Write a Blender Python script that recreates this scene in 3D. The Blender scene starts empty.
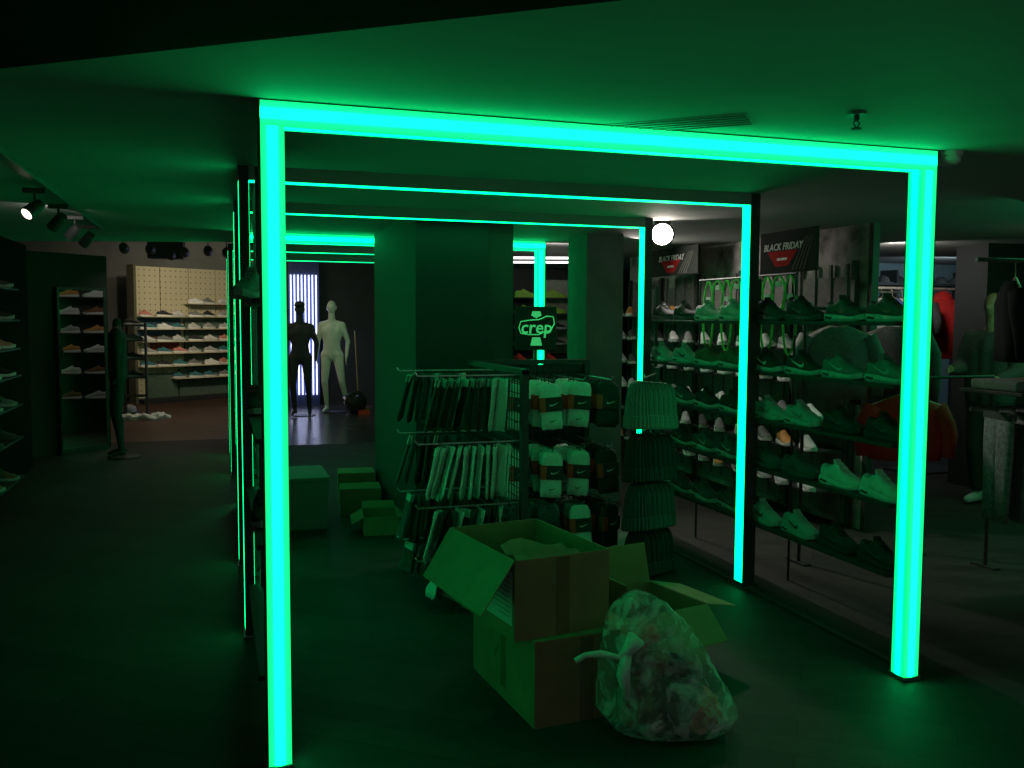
import bpy, bmesh, math, random
from mathutils import Vector, Matrix, Euler
random.seed(7)
PI = math.pi
sc = bpy.context.scene
C = sc.collection

# ------------------------------------------------------------------ camera, world, light
YAW, PITCH, ROLL, F = 0.3121, 0.0713, 0.0054, 910.4
cd = bpy.data.cameras.new('camera'); cam = bpy.data.objects.new('camera', cd); C.objects.link(cam)
cd.sensor_width = 36; cd.sensor_fit = 'HORIZONTAL'; cd.lens = F/1024*36; cd.clip_end = 100; cd.clip_start = 0.05
fw = Vector((math.sin(YAW)*math.cos(PITCH), math.cos(YAW)*math.cos(PITCH), -math.sin(PITCH)))
rt = Vector((math.cos(YAW), -math.sin(YAW), 0)); up = rt.cross(fw)
r2 = rt*math.cos(ROLL)+up*math.sin(ROLL); u2 = -rt*math.sin(ROLL)+up*math.cos(ROLL)
M = Matrix((r2, u2, -fw)).transposed().to_4x4()
M.translation = Vector((-0.144, -3.314, 1.648)); cam.matrix_world = M
sc.camera = cam

w = bpy.data.worlds.new('world'); sc.world = w; w.use_nodes = True
w.node_tree.nodes['Background'].inputs[0].default_value = (0.27, 0.36, 0.30, 1)
w.node_tree.nodes['Background'].inputs[1].default_value = 0.36
vs = sc.view_settings
vs.view_transform = 'Standard'; vs.look = 'None'; vs.exposure = 0.0; vs.gamma = 1.0; vs.use_curve_mapping = False
GREEN = (0.0, 1.0, 0.24)

def area(name, loc, target, size, power, col, sy=None):
    l = bpy.data.lights.new(name, 'AREA'); l.energy = power; l.color = col; l.size = size
    if sy: l.shape = 'RECTANGLE'; l.size_y = sy
    o = bpy.data.objects.new(name, l); C.objects.link(o); o.location = loc
    o.rotation_euler = (Vector(target)-Vector(loc)).to_track_quat('-Z', 'Y').to_euler()
    return o
def spot(name, loc, target, power, col, ang=70, rad=0.05):
    l = bpy.data.lights.new(name, 'SPOT'); l.energy = power; l.color = col; l.spot_size = math.radians(ang)
    l.spot_blend = 0.8; l.shadow_soft_size = rad
    o = bpy.data.objects.new(name, l); C.objects.link(o); o.location = loc
    o.rotation_euler = (Vector(target)-Vector(loc)).to_track_quat('-Z', 'Y').to_euler()
    return o
WARM = (1.0, 0.86, 0.62); NEUT = (1.0, 0.93, 0.85)
spot('work_spot_light', (3.22, 3.22, 2.33), (3.2, 1.2, 0), 60, NEUT, 125)
area('aisle_light', (3.7, 4.6, 2.38), (4.4, 3.6, 1.4), 0.5, 13, NEUT)
spot('alcove_light', (-1.0, 11.6, 2.95), (-1.0, 15.9, 2.1), 95, WARM, 70)
spot('alcove_light', (-0.1, 12.4, 2.95), (-0.05, 16.4, 2.1), 130, WARM, 70)
area('alcove_ceiling_light', (-0.6, 12.5, 3.1), (-0.6, 13.4, 0), 1.2, 20, WARM)
area('back_shop_light', (8.0, 5.3, 2.3), (8.2, 6.5, 1.5), 0.6, 8, (0.7, 0.9, 1.0))
area('right_shop_light', (6.2, 2.2, 2.38), (5.6, 3.2, 0), 0.6, 2.2, WARM)
area('green_veil_fill', (5.6, 1.6, 2.36), (4.9, 3.0, 0), 2.4, 24.0, (0.05, 1.0, 0.35))  # added green wash imitating lens veil on the right, no shop fitting
area('mirror_aisle_fill', (-0.9, 9.0, 2.38), (-0.5, 9.1, 0.8), 0.5, 2.0, NEUT)  # added fill to brighten the shelves the mirror reflects
area('red_rail_fill', (6.1, 3.9, 2.36), (7.3, 4.9, 1.7), 0.3, 9.0, NEUT)  # added fill aimed at the rear rail so the red jacket shows
area('pale_mannequin_fill', (1.9, 10.6, 2.38), (1.9, 13.0, 0.9), 0.4, 7.0, (0.6, 1.0, 0.6))  # added front fill to brighten the pale mannequin, no real fixture
area('left_shelf_fill', (-1.2, 3.6, 2.38), (-2.0, 4.9, 1.2), 0.3, 2.0, NEUT)  # added fill aimed at the left wall shoes to brighten them
area('far_rack_light', (3.1, 5.2, 2.38), (3.3, 7.0, 1.6), 0.4, 6, NEUT)

# ------------------------------------------------------------------ materials
MATS = {}
def mat(name, col, rough=0.6, metal=0.0, noise=0.12, scale=30.0, bump=0.0, spec=0.5, trans=0.0, stretch=None):
    if name in MATS: return MATS[name]
    m = bpy.data.materials.new(name); m.use_nodes = True; MATS[name] = m
    nt = m.node_tree; b = nt.nodes['Principled BSDF']
    b.inputs['Roughness'].default_value = rough; b.inputs['Metallic'].default_value = metal
    b.inputs['Specular IOR Level'].default_value = spec
    if trans: b.inputs['Transmission Weight'].default_value = trans
    tc = nt.nodes.new('ShaderNodeTexCoord'); n = nt.nodes.new('ShaderNodeTexNoise')
    n.inputs['Scale'].default_value = scale; n.inputs['Detail'].default_value = 4
    if stretch:
        mp = nt.nodes.new('ShaderNodeMapping'); mp.inputs['Scale'].default_value = stretch
        nt.links.new(tc.outputs['Object'], mp.inputs[0]); nt.links.new(mp.outputs[0], n.inputs['Vector'])
    else: nt.links.new(tc.outputs['Object'], n.inputs['Vector'])
    rp = nt.nodes.new('ShaderNodeValToRGB')
    a = [max(0, c*(1-noise*1.6)) for c in col]; z = [min(1, c*(1+noise*1.6)) for c in col]
    rp.color_ramp.elements[0].color = (*a, 1); rp.color_ramp.elements[0].position = 0.3
    rp.color_ramp.elements[1].color = (*z, 1); rp.color_ramp.elements[1].position = 0.7
    nt.links.new(n.outputs['Fac'], rp.inputs[0]); nt.links.new(rp.outputs[0], b.inputs['Base Color'])
    if bump:
        bp = nt.nodes.new('ShaderNodeBump'); bp.inputs['Strength'].default_value = bump; bp.inputs['Distance'].default_value = 0.01
        nt.links.new(n.outputs['Fac'], bp.inputs['Height']); nt.links.new(bp.outputs[0], b.inputs['Normal'])
    return m
def emis(name, col, strength):
    if name in MATS: return MATS[name]
    m = bpy.data.materials.new(name); m.use_nodes = True; MATS[name] = m
    b = m.node_tree.nodes['Principled BSDF']; b.inputs['Base Color'].default_value = (*[min(1, c) for c in col], 1)
    b.inputs['Emission Color'].default_value = (*col, 1); b.inputs['Emission Strength'].default_value = strength
    return m
def led_mat(name, hi, lo, mids):
    """LED diffuser: brighter over the diodes in the middle of each face (uv.x runs across the face)."""
    m = bpy.data.materials.new(name); m.use_nodes = True; MATS[name] = m
    nt = m.node_tree; b = nt.nodes['Principled BSDF']; b.inputs['Base Color'].default_value = (0.5, 0.6, 0.55, 1)
    tc = nt.nodes.new('ShaderNodeUVMap'); sx = nt.nodes.new('ShaderNodeSeparateXYZ')
    nt.links.new(tc.outputs[0], sx.inputs[0])
    rp = nt.nodes.new('ShaderNodeValToRGB'); cr = rp.color_ramp; cr.interpolation = 'EASE'
    cr.elements[0].position = 0.0; cr.elements[0].color = (lo, lo, lo, 1)
    cr.elements[1].position = 1.0; cr.elements[1].color = (lo, lo, lo, 1)
    for p_, v_ in sorted(tuple(mids)+((0.5, hi),)):
        e_ = cr.elements.new(p_); e_.color = (v_, v_, v_, 1)
    nt.links.new(sx.outputs[0], rp.inputs[0])
    mu = nt.nodes.new('ShaderNodeMath'); mu.operation = 'MULTIPLY'; mu.inputs[1].default_value = 4.0
    nt.links.new(rp.outputs[0], mu.inputs[0])
    b.inputs['Emission Color'].default_value = (*GREEN, 1); nt.links.new(mu.outputs[0], b.inputs['Emission Strength'])
    return m
LED = led_mat('led_diffuser', 3.6, 0.3, ((.2, .42), (.38, 1.6), (.62, 1.6), (.80, .42)))
LEDS = led_mat('led_side_diffuser', 1.25, 0.9, ())
BLACK = mat('black_metal', (0.03, 0.033, 0.032), 0.5)
BLACKM = mat('black_laminate', (0.03, 0.032, 0.032), 0.6)
GREYM = mat('grey_metal', (0.18, 0.19, 0.19), 0.35, 0.6)
CEIL = mat('ceiling_paint', (0.30, 0.31, 0.30), 0.8, noise=0.04, scale=3)
WALLD = mat('dark_wall_paint', (0.045, 0.048, 0.047), 0.8, noise=0.06, scale=3)
WALLG = mat('grey_wall_paint', (0.16, 0.165, 0.16), 0.8, noise=0.1, scale=2)
WHITE = mat('white_leather', (0.72, 0.72, 0.70), 0.5, noise=0.05)
CREAM = mat('cream_board', (0.62, 0.56, 0.38), 0.7, noise=0.05)
BLK = mat('black_textile', (0.028, 0.03, 0.03), 0.85, noise=0.3, scale=120)
DKG = mat('dark_grey_textile', (0.07, 0.075, 0.075), 0.85, noise=0.25, scale=120)
MIDG = mat('mid_grey_textile', (0.2, 0.21, 0.2), 0.85, noise=0.2, scale=120)
LTG = mat('light_grey_textile', (0.42, 0.43, 0.42), 0.85, noise=0.12, scale=120)
WCOT = mat('white_cotton', (0.7, 0.72, 0.7), 0.9, noise=0.08, scale=60)
RED = mat('red_print', (0.8, 0.07, 0.03), 0.6)
REDC = mat('red_cloth', (0.75, 0.03, 0.03), 0.8, bump=0.3, scale=12)
BLUEC = mat('blue_cloth', (0.04, 0.1, 0.45), 0.8)
TEAL = mat('teal_textile', (0.05, 0.2, 0.22), 0.8)
BROWN = mat('brown_suede', (0.22, 0.11, 0.06), 0.8)
ORANGE = mat('orange_suede', (0.65, 0.3, 0.08), 0.7)
PINK = mat('pink_textile', (0.65, 0.25, 0.2), 0.7)
LIME = mat('lime_textile', (0.35, 0.6, 0.08), 0.7)
CORD = mat('green_cord', (0.1, 0.75, 0.12), 0.6)
GUM = mat('gum_rubber', (0.4, 0.25, 0.12), 0.6)
CARD = mat('cardboard', (0.30, 0.19, 0.10), 0.85, noise=0.08, scale=8)
CARDI = mat('cardboard_inside', (0.34, 0.22, 0.12), 0.85, noise=0.08, scale=8)
TAPE = mat('packing_tape', (0.22, 0.13, 0.07), 0.25, noise=0.05)
PAPER = mat('white_paper', (0.7, 0.7, 0.68), 0.7, noise=0.05)
SKINW = mat('mannequin_shell', (0.72, 0.73, 0.62), 0.45, noise=0.04)
STEEL = mat('steel', (0.5, 0.5, 0.5), 0.3, 0.9)
PLBIN = mat('bin_plastic', (0.17, 0.19, 0.17), 0.6, noise=.02, scale=4)

def floor_mat(name, c1, c2, rot, rough):
    m = bpy.data.materials.new(name); m.use_nodes = True; nt = m.node_tree; b = nt.nodes['Principled BSDF']
    tc = nt.nodes.new('ShaderNodeTexCoord'); mp = nt.nodes.new('ShaderNodeMapping'); mp.inputs['Rotation'].default_value = (0, 0, rot)
    br = nt.nodes.new('ShaderNodeTexBrick'); br.inputs['Scale'].default_value = 1.0
    br.inputs['Brick Width'].default_value = 1.2; br.inputs['Row Height'].default_value = 0.16
    br.inputs['Mortar Size'].default_value = 0.002; br.inputs['Color1'].default_value = (*c1, 1); br.inputs['Color2'].default_value = (*c2, 1)
    br.inputs['Mortar'].default_value = (0.012, 0.012, 0.012, 1)
    nt.links.new(tc.outputs['Object'], mp.inputs[0]); nt.links.new(mp.outputs[0], br.inputs['Vector'])
    n = nt.nodes.new('ShaderNodeTexNoise'); n.inputs['Scale'].default_value = 2.2; n.inputs['Detail'].default_value = 6
    mp2 = nt.nodes.new('ShaderNodeMapping'); mp2.inputs['Rotation'].default_value = (0, 0, rot); mp2.inputs['Scale'].default_value = (1, 6, 1)
    nt.links.new(tc.outputs['Object'], mp2.inputs[0]); nt.links.new(mp2.outputs[0], n.inputs['Vector'])
    mx = nt.nodes.new('ShaderNodeMix'); mx.data_type = 'RGBA'; mx.blend_type = 'MULTIPLY'; mx.inputs[0].default_value = 0.7
    rp = nt.nodes.new('ShaderNodeValToRGB'); rp.color_ramp.elements[0].position = 0.3; rp.color_ramp.elements[0].color = (0.45, 0.45, 0.45, 1)
    rp.color_ramp.elements[1].position = 0.7
    nt.links.new(n.outputs['Fac'], rp.inputs[0]); nt.links.new(br.outputs['Color'], mx.inputs[6]); nt.links.new(rp.outputs[0], mx.inputs[7])
    nt.links.new(mx.outputs[2], b.inputs['Base Color'])
    rr = nt.nodes.new('ShaderNodeMapRange'); rr.inputs[3].default_value = rough-0.08; rr.inputs[4].default_value = rough+0.15
    nt.links.new(n.outputs['Fac'], rr.inputs[0]); nt.links.new(rr.outputs[0], b.inputs['Roughness'])
    b.inputs['Specular IOR Level'].default_value = 0.35 if rough < .5 else 0.2
    bp = nt.nodes.new('ShaderNodeBump'); bp.inputs['Strength'].default_value = 0.25; bp.inputs['Distance'].default_value = 0.003
    nt.links.new(br.outputs['Fac'], bp.inputs['Height']); bp.invert = True; nt.links.new(bp.outputs[0], b.inputs['Normal'])
    return m
FLOOR = floor_mat('dark_wood_floor', (0.038, 0.037, 0.034), (0.056, 0.053, 0.048), 0.65, 0.62)
FLOORB = floor_mat('brown_wood_floor', (0.16, 0.075, 0.05), (0.11, 0.06, 0.045), 0.65, 0.4)

FLOORR = floor_mat('polished_dark_floor', (0.05, 0.05, 0.05), (0.07, 0.068, 0.065), 0.65, 0.2)

# ------------------------------------------------------------------ mesh helpers
def xf(loc=(0, 0, 0), rot=(0, 0, 0)):
    return Matrix.Translation(loc) @ Euler(rot).to_matrix().to_4x4()
def box(bm, lo, hi, m=None, bev=0.0):
    r = bmesh.ops.create_cube(bm, size=1.0)
    vs_ = r['verts']
    for v in vs_:
        v.co = Vector([lo[i]+(hi[i]-lo[i])*(v.co[i]+0.5) for i in range(3)])
    if bev:
        es = list({e for v in vs_ for e in v.link_edges})
        rb = bmesh.ops.bevel(bm, geom=es, offset=bev, segments=2, affect='EDGES', profile=0.6)
        vs_ = list({v for f in rb['faces'] for v in f.verts} | {v for v in vs_ if v.is_valid})
    if m is not None:
        for v in vs_: v.co = m @ v.co
    return vs_
def tube(bm, pts, r, n=8, cap=True, radii=None):
    rings = []; pts = [Vector(p) for p in pts]
    prev = None
    for i, p in enumerate(pts):
        t = (pts[min(i+1, len(pts)-1)]-pts[max(i-1, 0)])
        if t.length < 1e-9: t = Vector((0, 0, 1))
        t.normalize()
        a = prev if prev is not None else (Vector((0, 0, 1)) if abs(t.z) < 0.9 else Vector((1, 0, 0)))
        a = (a - t*a.dot(t))
        if a.length < 1e-6: a = t.orthogonal()
        a.normalize(); prev = a; b = t.cross(a)
        rr = radii[i] if radii else r
        rings.append([bm.verts.new(p+(a*math.cos(2*PI*k/n)+b*math.sin(2*PI*k/n))*rr) for k in range(n)])
    for i in range(len(rings)-1):
        for k in range(n):
            bm.faces.new((rings[i][k], rings[i][(k+1) % n], rings[i+1][(k+1) % n], rings[i+1][k]))
    if cap:
        bm.faces.new(list(reversed(rings[0]))); bm.faces.new(rings[-1])
    return rings
def loft(bm, rings, closed=True, cap=True):
    R = [[bm.verts.new(p) for p in r] for r in rings]; n = len(R[0])
    for i in range(len(R)-1):
        for k in range(n if closed else n-1):
            bm.faces.new((R[i][k], R[i][(k+1) % n], R[i+1][(k+1) % n], R[i+1][k]))
    if cap and closed:
        bm.faces.new(list(reversed(R[0]))); bm.faces.new(R[-1])
    return R
def ell(bm, c, r, rot=(0, 0, 0), seg=16, ring=10):
    g = bmesh.ops.create_uvsphere(bm, u_segments=seg, v_segments=ring, radius=1.0)
    m = xf(c, rot) @ Matrix.Diagonal((*r, 1))
    for v in g['verts']: v.co = m @ v.co
def capsule(bm, a, ra, b, rb, n=12):
    a, b = Vector(a), Vector(b); d = (b-a); L = d.length
    if L < 1e-6: return
    q = d.to_track_quat('Z', 'Y').to_matrix()
    rings = []
    def ring(z, r): return [a+q@Vector((r*math.cos(2*PI*k/n), r*math.sin(2*PI*k/n), z)) for k in range(n)]
    for t in (80, 55, 30): th = math.radians(t); rings.append(ring(-ra*math.sin(th), ra*math.cos(th)))
    rings.append(ring(0, ra)); rings.append(ring(L, rb))
    for t in (30, 55, 80): th = math.radians(t); rings.append(ring(L+rb*math.sin(th), rb*math.cos(th)))
    loft(bm, rings)
def prism(bm, pts, z0, z1, m=None):
    lo = [bm.verts.new((p[0], p[1], z0)) for p in pts]; hi = [bm.verts.new((p[0], p[1], z1)) for p in pts]
    n = len(pts)
    bm.faces.new(list(reversed(lo))); bm.faces.new(hi)
    for i in range(n): bm.faces.new((lo[i], lo[(i+1) % n], hi[(i+1) % n], hi[i]))
    if m is not None:
        for v in lo+hi: v.co = m @ v.co
def obj(name, bm, m, parent=None, smooth=False, loc=None):
    bmesh.ops.recalc_face_normals(bm, faces=bm.faces)
    me = bpy.data.meshes.new(name); bm.to_mesh(me); bm.free()
    if m is not None: me.materials.append(m)
    if smooth:
        for p in me.polygons: p.use_smooth = True
    o = bpy.data.objects.new(name, me); C.objects.link(o)
    if parent is not None: o.parent = parent
    if loc is not None: o.location = loc
    return o
def tag(o, label, cat, group=None):
    o['label'] = label; o['category'] = cat
    if group: o['group'] = group
    return o
def thing(name, label, cat, loc=(0, 0, 0), rz=0.0, group=None):
    o = bpy.data.objects.new(name, None); C.objects.link(o); o.empty_display_size = 0.05
    o.location = loc; o.rotation_euler = (0, 0, rz)
    return tag(o, label, cat, group)
def struct(name, bm, m, **k):
    o = obj(name, bm, m, **k); o['kind'] = 'structure'; return o
def dup(root, label=None, loc=None, rot=None, group=None, mats=None, scale=None):
    """a copy of a thing with copies of its parts and sub-parts; mats: part name -> material"""
    def setm(o, src):
        k = src.name.split('.')[0]
        if mats and k in mats and o.data:
            o.material_slots[0].link = 'OBJECT'; o.material_slots[0].material = mats[k]
    r = root.copy(); C.objects.link(r); setm(r, root)
    for ch in list(root.children):
        c = ch.copy(); C.objects.link(c); c.parent = r; setm(c, ch)
        for g in ch.children:
            d = g.copy(); C.objects.link(d); d.parent = c; setm(d, g)
    if label: r['label'] = label
    if group: r['group'] = group
    if loc is not None: r.location = loc
    if rot is not None: r.rotation_euler = rot if isinstance(rot, (tuple, list)) else (0, 0, rot)
    if scale: r.scale = (scale,)*3
    return r
def kill(root):
    for ch in list(root.children):
        for g in list(ch.children): bpy.data.objects.remove(g)
        bpy.data.objects.remove(ch)
    bpy.data.objects.remove(root)
def text_mesh(name, s, size, m, parent, mtx, ext=0.001, shear=0.0):
    cu = bpy.data.curves.new(name, 'FONT'); cu.body = s; cu.size = size; cu.extrude = ext; cu.shear = shear
    cu.align_x = 'CENTER'; cu.align_y = 'CENTER'; cu.resolution_u = 2; cu.offset = size*0.012
    t = bpy.data.objects.new(name, cu); me = bpy.data.meshes.new_from_object(t)
    bpy.data.objects.remove(t); me.materials.clear(); me.materials.append(m)
    me.transform(mtx)
    o = bpy.data.objects.new(name, me); C.objects.link(o); o.parent = parent
    return o
def ordinal(i): return ['first', 'second', 'third', 'fourth', 'fifth', 'sixth', 'seventh', 'eighth', 'ninth', 'tenth', 'eleventh', 'twelfth', 'thirteenth', 'fourteenth', 'fifteenth', 'sixteenth'][i]

# ------------------------------------------------------------------ setting
bm = bmesh.new(); prism(bm, [(-4, -5), (10, -5), (10, 8.7), (0.5, 8.7), (0.5, 9.6), (-4, 9.6)], -0.1, 0); struct('floor', bm, FLOOR)
bm = bmesh.new(); box(bm, (-4, 9.6, -0.1), (0.6, 20, 0)); struct('floor_alcove', bm, FLOORB)
bm = bmesh.new(); box(bm, (0.6, 8.7, -0.1), (10, 20, 0)); struct('floor_rear', bm, FLOORR)
# low ceiling with the opening over the left rear aisle
bm = bmesh.new()
prism(bm, [(-4, -5), (10, -5), (10, 9.4), (0.35, 9.4), (0.35, 6.2), (-1.3, 6.75), (-4, 7.6)], 2.4025, 2.6)
struct('ceiling', bm, CEIL)
bm = bmesh.new(); box(bm, (-4, 6.0, 3.25), (10, 20, 3.4)); struct('ceiling_high', bm, CEIL)
bm = bmesh.new(); prism(bm, [(-4, 7.6), (-1.3, 6.75), (0.35, 6.2), (0.35, 9.4), (10, 9.4), (10, 9.5), (0.25, 9.5), (0.25, 6.33), (-1.3, 6.85), (-4, 7.7)], 2.6, 3.25)
struct('trim_1', bm, WALLG)
# dropped bulkhead over the near left corner
d_ = Vector((1.12, -0.84, 0)).normalized(); n_ = Vector((-d_.y, d_.x, 0))
P0 = Vector((-0.74, -0.26, 0)); a0 = P0-d_*4; a1 = P0+d_*5; b1 = a1-n_*2.6; b0 = a0-n_*2.6
bm = bmesh.new(); prism(bm, [(p.x, p.y) for p in (b0, b1, a1, a0)], 2.37, 2.4025-0.0005); struct('trim_2', bm, mat('matte_black_paint', (0.012, 0.012, 0.012), 1.0, spec=0.05))
bm = bmesh.new(); box(bm, (-2.35, -5, 0), (-2.22, 8.36, 2.4025)); struct('wall_left', bm, mat('pier_paint', (0.022, 0.026, 0.026), 0.8))
bm = bmesh.new(); box(bm, (9.5, -5, 0), (9.6, 20, 3.25)); struct('wall_right', bm, WALLD)
bm = bmesh.new(); box(bm, (-4, 19.6, 0), (10, 19.7, 3.25)); struct('wall_back', bm, WALLD)
bm = bmesh.new(); box(bm, (-4, 8.9, 0), (-3.9, 19.6, 3.25)); struct('wall_alcove', bm, WALLG)
# wall behind the pegboards, wall behind the mannequins
bm = bmesh.new(); box(bm, (-3.9, 17.1, 0), (0.95, 17.2, 3.25)); struct('wall_pegboard', bm, WALLG)
bm = bmesh.new(); box(bm, (0.95, 14.35, 0), (6.5, 14.5, 3.25)); struct('wall_rear', bm, WALLD)
bm = bmesh.new(); box(bm, (5.4, 6.6, 0), (9.5, 6.7, 2.4025)); struct('wall_right_rear', bm, mat('blue_grey_wall', (0.16, 0.24, 0.28), 0.8))
# big black pillar
bm = bmesh.new(); box(bm, (1.20, 3.10, 0), (1.74, 4.90, 2.4025)); struct('wall_pillar', bm, mat('pillar_paint', (0.020, 0.027, 0.029), 0.7, noise=0.05))
bm = bmesh.new(); box(bm, (1.742, 3.16, 0), (1.95, 4.5, 2.4025)); struct('wall_pillar_side', bm, mat('pillar_side_paint', (0.045, 0.045, 0.042), 0.7, noise=0.05))
bm = bmesh.new(); box(bm, (2.95, 4.15, 0), (3.30, 4.6, 2.4025)); struct('wall_pillar_grey', bm, mat('concrete_grey', (0.2, 0.2, 0.19), 0.8, scale=4))
# dark panels of the left wall and the pier with the mirror
bm = bmesh.new(); box(bm, (-2.218, 5.5, 0), (-2.08, 7.6, 2.4025)); struct('trim_3', bm, mat('matte_black_paint', (0.012, 0.012, 0.012), 1.0, spec=0.05))
bm = bmesh.new(); prism(bm, [(-2.25, 8.37), (-1.46, 9.16), (-1.55, 9.35), (-2.25, 9.35)], 0, 2.4025) 
struct('wall_mirror_pier', bm, mat('pier_paint', (0.022, 0.026, 0.026), 0.8, noise=0.06, scale=3, spec=0.2))
bm = bmesh.new(); box(bm, (6.94, 3.70, 0), (7.5, 4.1, 2.4025)); struct('wall_pillar_right', bm, mat('pillar_right_paint', (0.02, 0.024, 0.024), 0.8))

# ------------------------------------------------------------------ light portals
def face_strip(bm, uv, quad):
    vs_ = [bm.verts.new(q) for q in quad]; f = bm.faces.new(vs_)
    for l, c in zip(f.loops, ((0, 0), (1, 0), (1, 1), (0, 1))): l[uv].uv = c
T = 0.087; W = 2.9025; H = 2.40
def luminous_portal(name, label, y):
    t = thing(name, label, 'light frame', (0, y, 0), 0, 'green light frames')
    def bar(nm, lo, hi, axis, skip):
        bm = bmesh.new(); uv = bm.loops.layers.uv.new('UVMap')
        x0, y0, z0 = lo; x1, y1, z1 = hi
        F6 = {'-y': [(x0, y0, z0), (x1, y0, z0), (x1, y0, z1), (x0, y0, z1)], '+y': [(x0, y1, z0), (x1, y1, z0), (x1, y1, z1), (x0, y1, z1)],
              '-x': [(x0, y0, z0), (x0, y1, z0), (x0, y1, z1), (x0, y0, z1)], '+x': [(x1, y0, z0), (x1, y1, z0), (x1, y1, z1), (x1, y0, z1)],
              '-z': [(x0, y0, z0), (x0, y1, z0), (x1, y1, z0), (x1, y0, z0)], '+z': [(x0, y0, z1), (x0, y1, z1), (x1, y1, z1), (x1, y0, z1)]}
        for k, q in F6.items():
            if k in skip: continue
            if axis == 'x' and k in ('-y', '+y'): q = [q[0], q[3], q[2], q[1]]
            face_strip(bm, uv, q)
        o = obj(nm, bm, LED, t)
        return o
    bar('light_upright', (0.006, 0, 0.02), (T, T-0.006, H-T), 'z', ('-x', '+y', '-z', '+z'))
    bar('light_upright', (W-T, 0, 0.02), (W-0.006, T-0.006, H-T), 'z', ('+x', '+y', '-z', '+z'))
    bar('light_header', (0.006, 0, H-T), (W-0.006, T-0.006, H-0.002), 'x', ('+z', '+y', '-x', '+x'))
    bm = bmesh.new()
    box(bm, (0, 0.0, 0.02), (0.006, T, H)); box(bm, (0.006, T-0.006, 0.02), (T, T, H))
    box(bm, (W-0.006, 0.0, 0.02), (W, T, H)); box(bm, (W-T, T-0.006, 0.02), (W-0.006, T, H))
    box(bm, (0.006, T-0.006, H-T), (W-0.006, T, H)); box(bm, (0.006, 0, H-0.002), (W-0.006, T-0.006, H))
    obj('channel_housing', bm, BLACK, t)
    for x in (T/2, W-T/2):
        bm = bmesh.new(); box(bm, (x-T*0.55, -0.01, 0), (x+T*0.55, T+0.01, 0.02), bev=0.003)
        for sx in (-1, 1): tube(bm, [(x+sx*0.03, 0.02, 0.02), (x+sx*0.03, 0.02, 0.035)], 0.006, 6)
        obj('foot_plate', bm, GREYM, t)
    return t
luminous_portal('light_portal', 'nearest and biggest green light frame, wide glowing tube touching the ceiling', 0.0)
luminous_portal('light_portal', 'wide glowing green frame beyond the black pillar, fourth frame from the front', 5.08)
O = 0.014; HI = 2.332
def edge_portal(name, label, y):
    t = thing(name, label, 'light frame', (0, y, 0), 0, 'green light frames')
    def q(nm, faces, axis=None):
        bm = bmesh.new(); uv = bm.loops.layers.uv.new('UVMap')
        for f in faces: face_strip(bm, uv, f)
        return obj(nm, bm, LEDS, t)
    z0, z1 = 0.04, HI
    # lights facing into the walkway, plus the outer face of the left upright
    q('light_strip', [[(O, 0, z0), (O, T, z0), (O, T, z1), (O, 0, z1)], [(-0.036, 0.0, z0), (-0.036, T, z0), (-0.036, T, z1), (-0.036, 0.0, z1)]])
    q('light_strip', [[(W-O, 0, z0), (W-O, T, z0), (W-O, T, z1), (W-O, 0, z1)]])
    q('light_strip', [[(O, 0, z1), (O, T, z1), (W-O, T, z1), (W-O, 0, z1)]])
    bm = bmesh.new()
    box(bm, (-0.035, -0.003, 0), (O-0.001, T+0.003, 2.402)); obj('black_post', bm, BLACK, t)
    bm = bmesh.new(); box(bm, (W-O+0.001, -0.003, 0), (W+0.05, T+0.003, 2.402))
    obj('black_post', bm, BLACK, t)
    bm = bmesh.new(); box(bm, (O-0.001, -0.003, HI+0.001), (W-O+0.001, T+0.003, 2.402)); obj('header_cover', bm, CEIL, t)
    for x in (-0.01, W+0.02):
        bm = bmesh.new(); box(bm, (x-0.035, -0.02, 0), (x+0.035, T+0.02, 0.012), bev=0.003)
        obj('foot_plate', bm, GREYM, t)
    return t
for y, lb in ((1.4714, 'second green light frame, thin strip, between the near and middle right shoe racks'),
              (2.889, 'third green light frame, thin line just in front of the black pillar'),
              (6.5, 'thin green light frame just beyond the wide one behind the pillar'),
              (7.95, 'farthest thin green light frame, lowest line in the picture')):
    edge_portal('light_portal', lb, y)

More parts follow.
